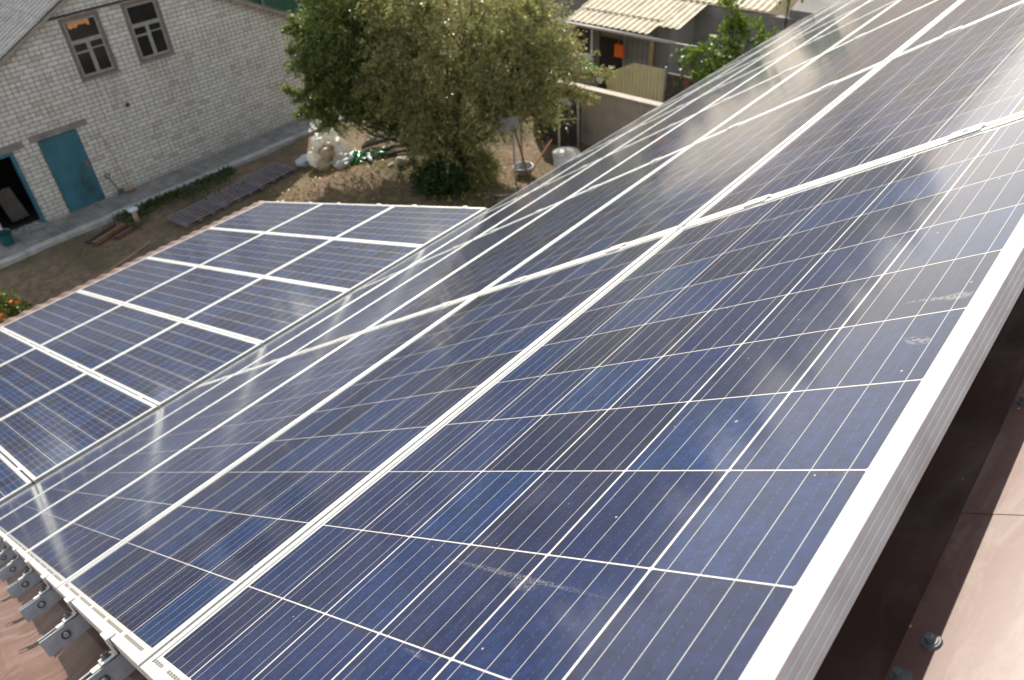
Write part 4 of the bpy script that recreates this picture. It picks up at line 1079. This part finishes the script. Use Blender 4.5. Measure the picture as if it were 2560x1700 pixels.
tree('olive_tree', (12.7, 13.3, 0),
     [(0.2, -0.1, 3.4, 1.20, 1.10, 1.2, 3), (1.15, -1.0, 3.1, 1.15, 1.05, 1.2, 3), (2.0, -1.85, 2.65, 0.80, 0.75, 0.8, 1.4), (-0.45, 0.65, 3.3, 0.9, 0.85, 1.3, 2.0), (0.4, -0.2, 1.85, 1.15, 1.0, 0.7, 2.0), (1.3, -1.15, 2.0, 0.9, 0.8, 0.55, 1.3), (0.1, 0.05, 0.95, 0.72, 0.66, 0.72, 1.4), (0.6, -0.7, 4.6, 1.6, 1.5, 0.8, 2.6), (-0.5, 0.5, 4.7, 0.8, 0.8, 0.7, 1.0), (-0.40, 0.40, 1.7, 0.6, 0.6, 0.7, 0.8), (-0.75, 0.95, 2.5, 0.5, 0.5, 0.6, 0.8), (1.9, -1.5, 3.6, 0.6, 0.6, 0.6, 0.8)],
     5600, 19, 0.076, 0.40, M_OLIVE, 'large silvery olive tree filling the middle of the yard', 'tree', 21, stem=0.13, twig_len=0.46, shell=0.55, sprays=70,
     extra=[(2.2, -2.2, 2.6, 2.9, -2.95, 2.55, 40), (2.1, -2.0, 2.2, 2.7, -2.6, 1.9, 40), (1.4, -1.4, 1.8, 1.9, -1.9, 1.45, 30)])
tree('leafy_tree', (12.52, 14.43, 0),
     [(-0.55, 1.45, 3.6, 0.90, 0.90, 1.0, 2.6), (-0.15, 0.95, 3.3, 0.80, 0.80, 1.1, 2.2), (-0.75, 1.70, 2.55, 0.72, 0.72, 0.60, 1.8), (-0.25, 1.10, 2.0, 0.75, 0.75, 0.65, 1.8), (-0.25, 1.10, 1.75, 0.45, 0.45, 0.35, 0.6), (0.10, 0.70, 1.45, 0.50, 0.50, 0.45, 0.8), (-0.35, 1.15, 4.8, 1.1, 1.1, 0.6, 2), (-1.05, 1.95, 3.2, 0.40, 0.40, 0.45, 0.7), (-0.95, 1.9, 1.75, 0.40, 0.4, 0.35, .5)],
     4000, 19, 0.076, 0.44, M_GREEN, 'darker green tree between the brick house and the olive tree', 'tree', 33, stem=0.08, twig_len=0.42, shell=0.5, sprays=60,
     extra=[(-1.0, 2.0, 1.7, -1.75, 2.75, 2.32, 70), (-1.1, 2.1, 2.4, -1.5, 2.5, 3.25, 60), (-1.0, 2.0, 1.5, -1.62, 2.6, 1.62, 60), (-0.9, 1.9, 3.3, -1.35, 2.3, 3.95, 50), (-0.9, 1.8, 1.5, -1.2, 2.15, 1.25, 40), (-0.9, 1.9, 2.9, -1.55, 2.55, 2.85, 40)])
tree('low_shrub', (12.35, 13.05, 0), [(0, 0, 0.42, 0.50, 0.46, 0.40, 2), (-0.35, 0.3, 0.30, 0.36, 0.36, 0.28, 1)], 1100, 16, 0.065, 0.5, M_WEED, 'low dark green shrub under the olive tree', 'shrub', 5, stem=0.02, twig_len=0.25)
tree('low_shrub', (13.05, 12.65, 0), [(0, 0, 0.34, 0.40, 0.36, 0.32, 2)], 800, 16, 0.060, 0.5, M_OLIVE, 'small yellowing shrub right of the dark green one', 'shrub', 6, stem=0.02, twig_len=0.25)
tree('young_vine_tree', (17.95, 8.95, 0), [(0, 0.05, 2.4, 0.32, 0.32, 0.34, 3), (0.1, -0.15, 2.0, 0.25, 0.22, 0.30, 1.5), (-.05, .45, 2.55, 0.18, 0.2, .12, .7)], 120, 11, 0.10, 0.75, M_BRIGHT, 'bright green leafy bush before the neighbour wall', 'bush', 7, stem=0.03, twig_len=0.3)
tree('climbing_vine', (18.0, 8.30, 0), [(0, 0.08, 3.75, 0.15, 0.16, 0.45, 2), (0, 0.05, 3.15, 0.12, 0.13, 0.40, 1.5), (0, 0.03, 2.6, 0.12, 0.14, 0.35, 1.2), (0.05, -0.75, 3.1, 0.20, 0.20, 0.22, 1.3), (.05, -.4, 3.4, .1, .25, .08, .5)], 150, 11, 0.10, 0.75, M_BRIGHT, 'tall narrow vine climbing up before the neighbour roof', 'vine', 8, stem=0.025, twig_len=0.25)
tree('climbing_vine', (19.2, 7.55, 0), [(0, 0, 4.35, 0.35, 0.3, 0.4, 2)], 120, 11, 0.10, 0.75, M_BRIGHT, 'vine tip showing at the top edge beyond the steep roof', 'vine', 9, stem=0.025, twig_len=0.25)
fp = tree('flowering_plant', (2.47, 16.35, 0), [(0, 0, 0.40, 0.36, 0.34, 0.30, 2)], 190, 11, 0.08, 0.55, leaf_material('yellow_green_leaves', [(0.03, 0.06, 0.01), (0.10, 0.13, 0.015), (0.2, 0.18, 0.03)], 0.3), 'plant with orange flowers beside the eave of the lower roof', 'plant', 10, stem=0.02, twig_len=0.25)
rs = np.random.RandomState(3)
d_ = rs.normal(size=(20, 3)); d_[:, 2] = np.abs(d_[:, 2]); d_ /= np.linalg.norm(d_, axis=1, keepdims=True)
m = MB(); rnd = random.Random(1)
for q in d_: m.blob(tuple(np.array((0, 0, 0.40)) + q * np.array((0.43, 0.40, 0.36))), (0.045, 0.045, 0.03), rnd, 0.3, 8, 5)
m.build('flowers', plain('orange_petals', (0.80, 0.19, 0.02), 0.6, 0.2, 20), fp, smooth=True)
# weeds along the kerb, scattered leaf litter
rs = np.random.RandomState(17)
n = 5200
x_ = rs.random(n) * 8.2 + 5.2; y_ = 18.98 - np.abs(rs.normal(size=n)) * (0.25 + 0.25 * np.sin(x_ * 1.3) ** 2)
ok = np.sin(x_ * 0.9 + 0.6) + 0.4 * np.sin(x_ * 3.1) > -0.15
cen = np.stack([x_, y_, 0.01 + rs.random(n) * 0.12], 1)[ok]
hint = np.tile(np.array([[0, 0, 1.2]]), (len(cen), 1))
tag(leaves_mesh('weeds', cen, hint, 0.085, 0.40, rs, M_WEED, None, -0.2), 'green weeds growing along the kerb', None, None, 'stuff')
n = 2600
x_ = 9.2 + rs.random(n) * 5.5; y_ = 11.6 + rs.random(n) * 5.2
cen = np.stack([x_, y_, 0.035 + rs.random(n) * 0.03], 1); cen[:, 2] += 0.14 * np.exp(-((x_ - 11.0) ** 2 / 1.6 + (y_ - 15.9) ** 2 / 0.9))
M_LITTER = leaf_material('fallen_leaves', [(0.10, 0.05, 0.02), (0.24, 0.15, 0.03), (0.34, 0.26, 0.05), (0.20, 0.20, 0.05)], 0.2)
tag(leaves_mesh('leaf_litter', cen, np.zeros_like(cen), 0.065, 0.7, rs, M_LITTER, None, 0.0), 'dry yellow and brown leaves scattered on the soil', None, None, 'stuff')

# added trees out of view, massed to darken the panel reflections
rs = np.random.RandomState(23)
cs = []
for k in range(64):
    xx = -45 + k * 2.0 + rs.normal() * 0.6; yy = 46 + rs.normal() * 5; hh = 8.0 + rs.random() * 4.0
    q = rs.normal(size=(420, 3)); q /= np.linalg.norm(q, axis=1, keepdims=True)
    q *= (0.6 + 0.4 * rs.random((420, 1))) * np.array([[2.4, 2.2, hh * 0.5]])
    cs.append(q + np.array([[xx, yy, hh * 0.52]]))
cs = np.vstack(cs)
tag(leaves_mesh('reflection_trees', cs, np.zeros_like(cs), 1.15, 0.8, rs, M_GREEN, None, 0.0), 'added line of unseen trees beyond the houses for panel reflections', None, None, 'stuff')
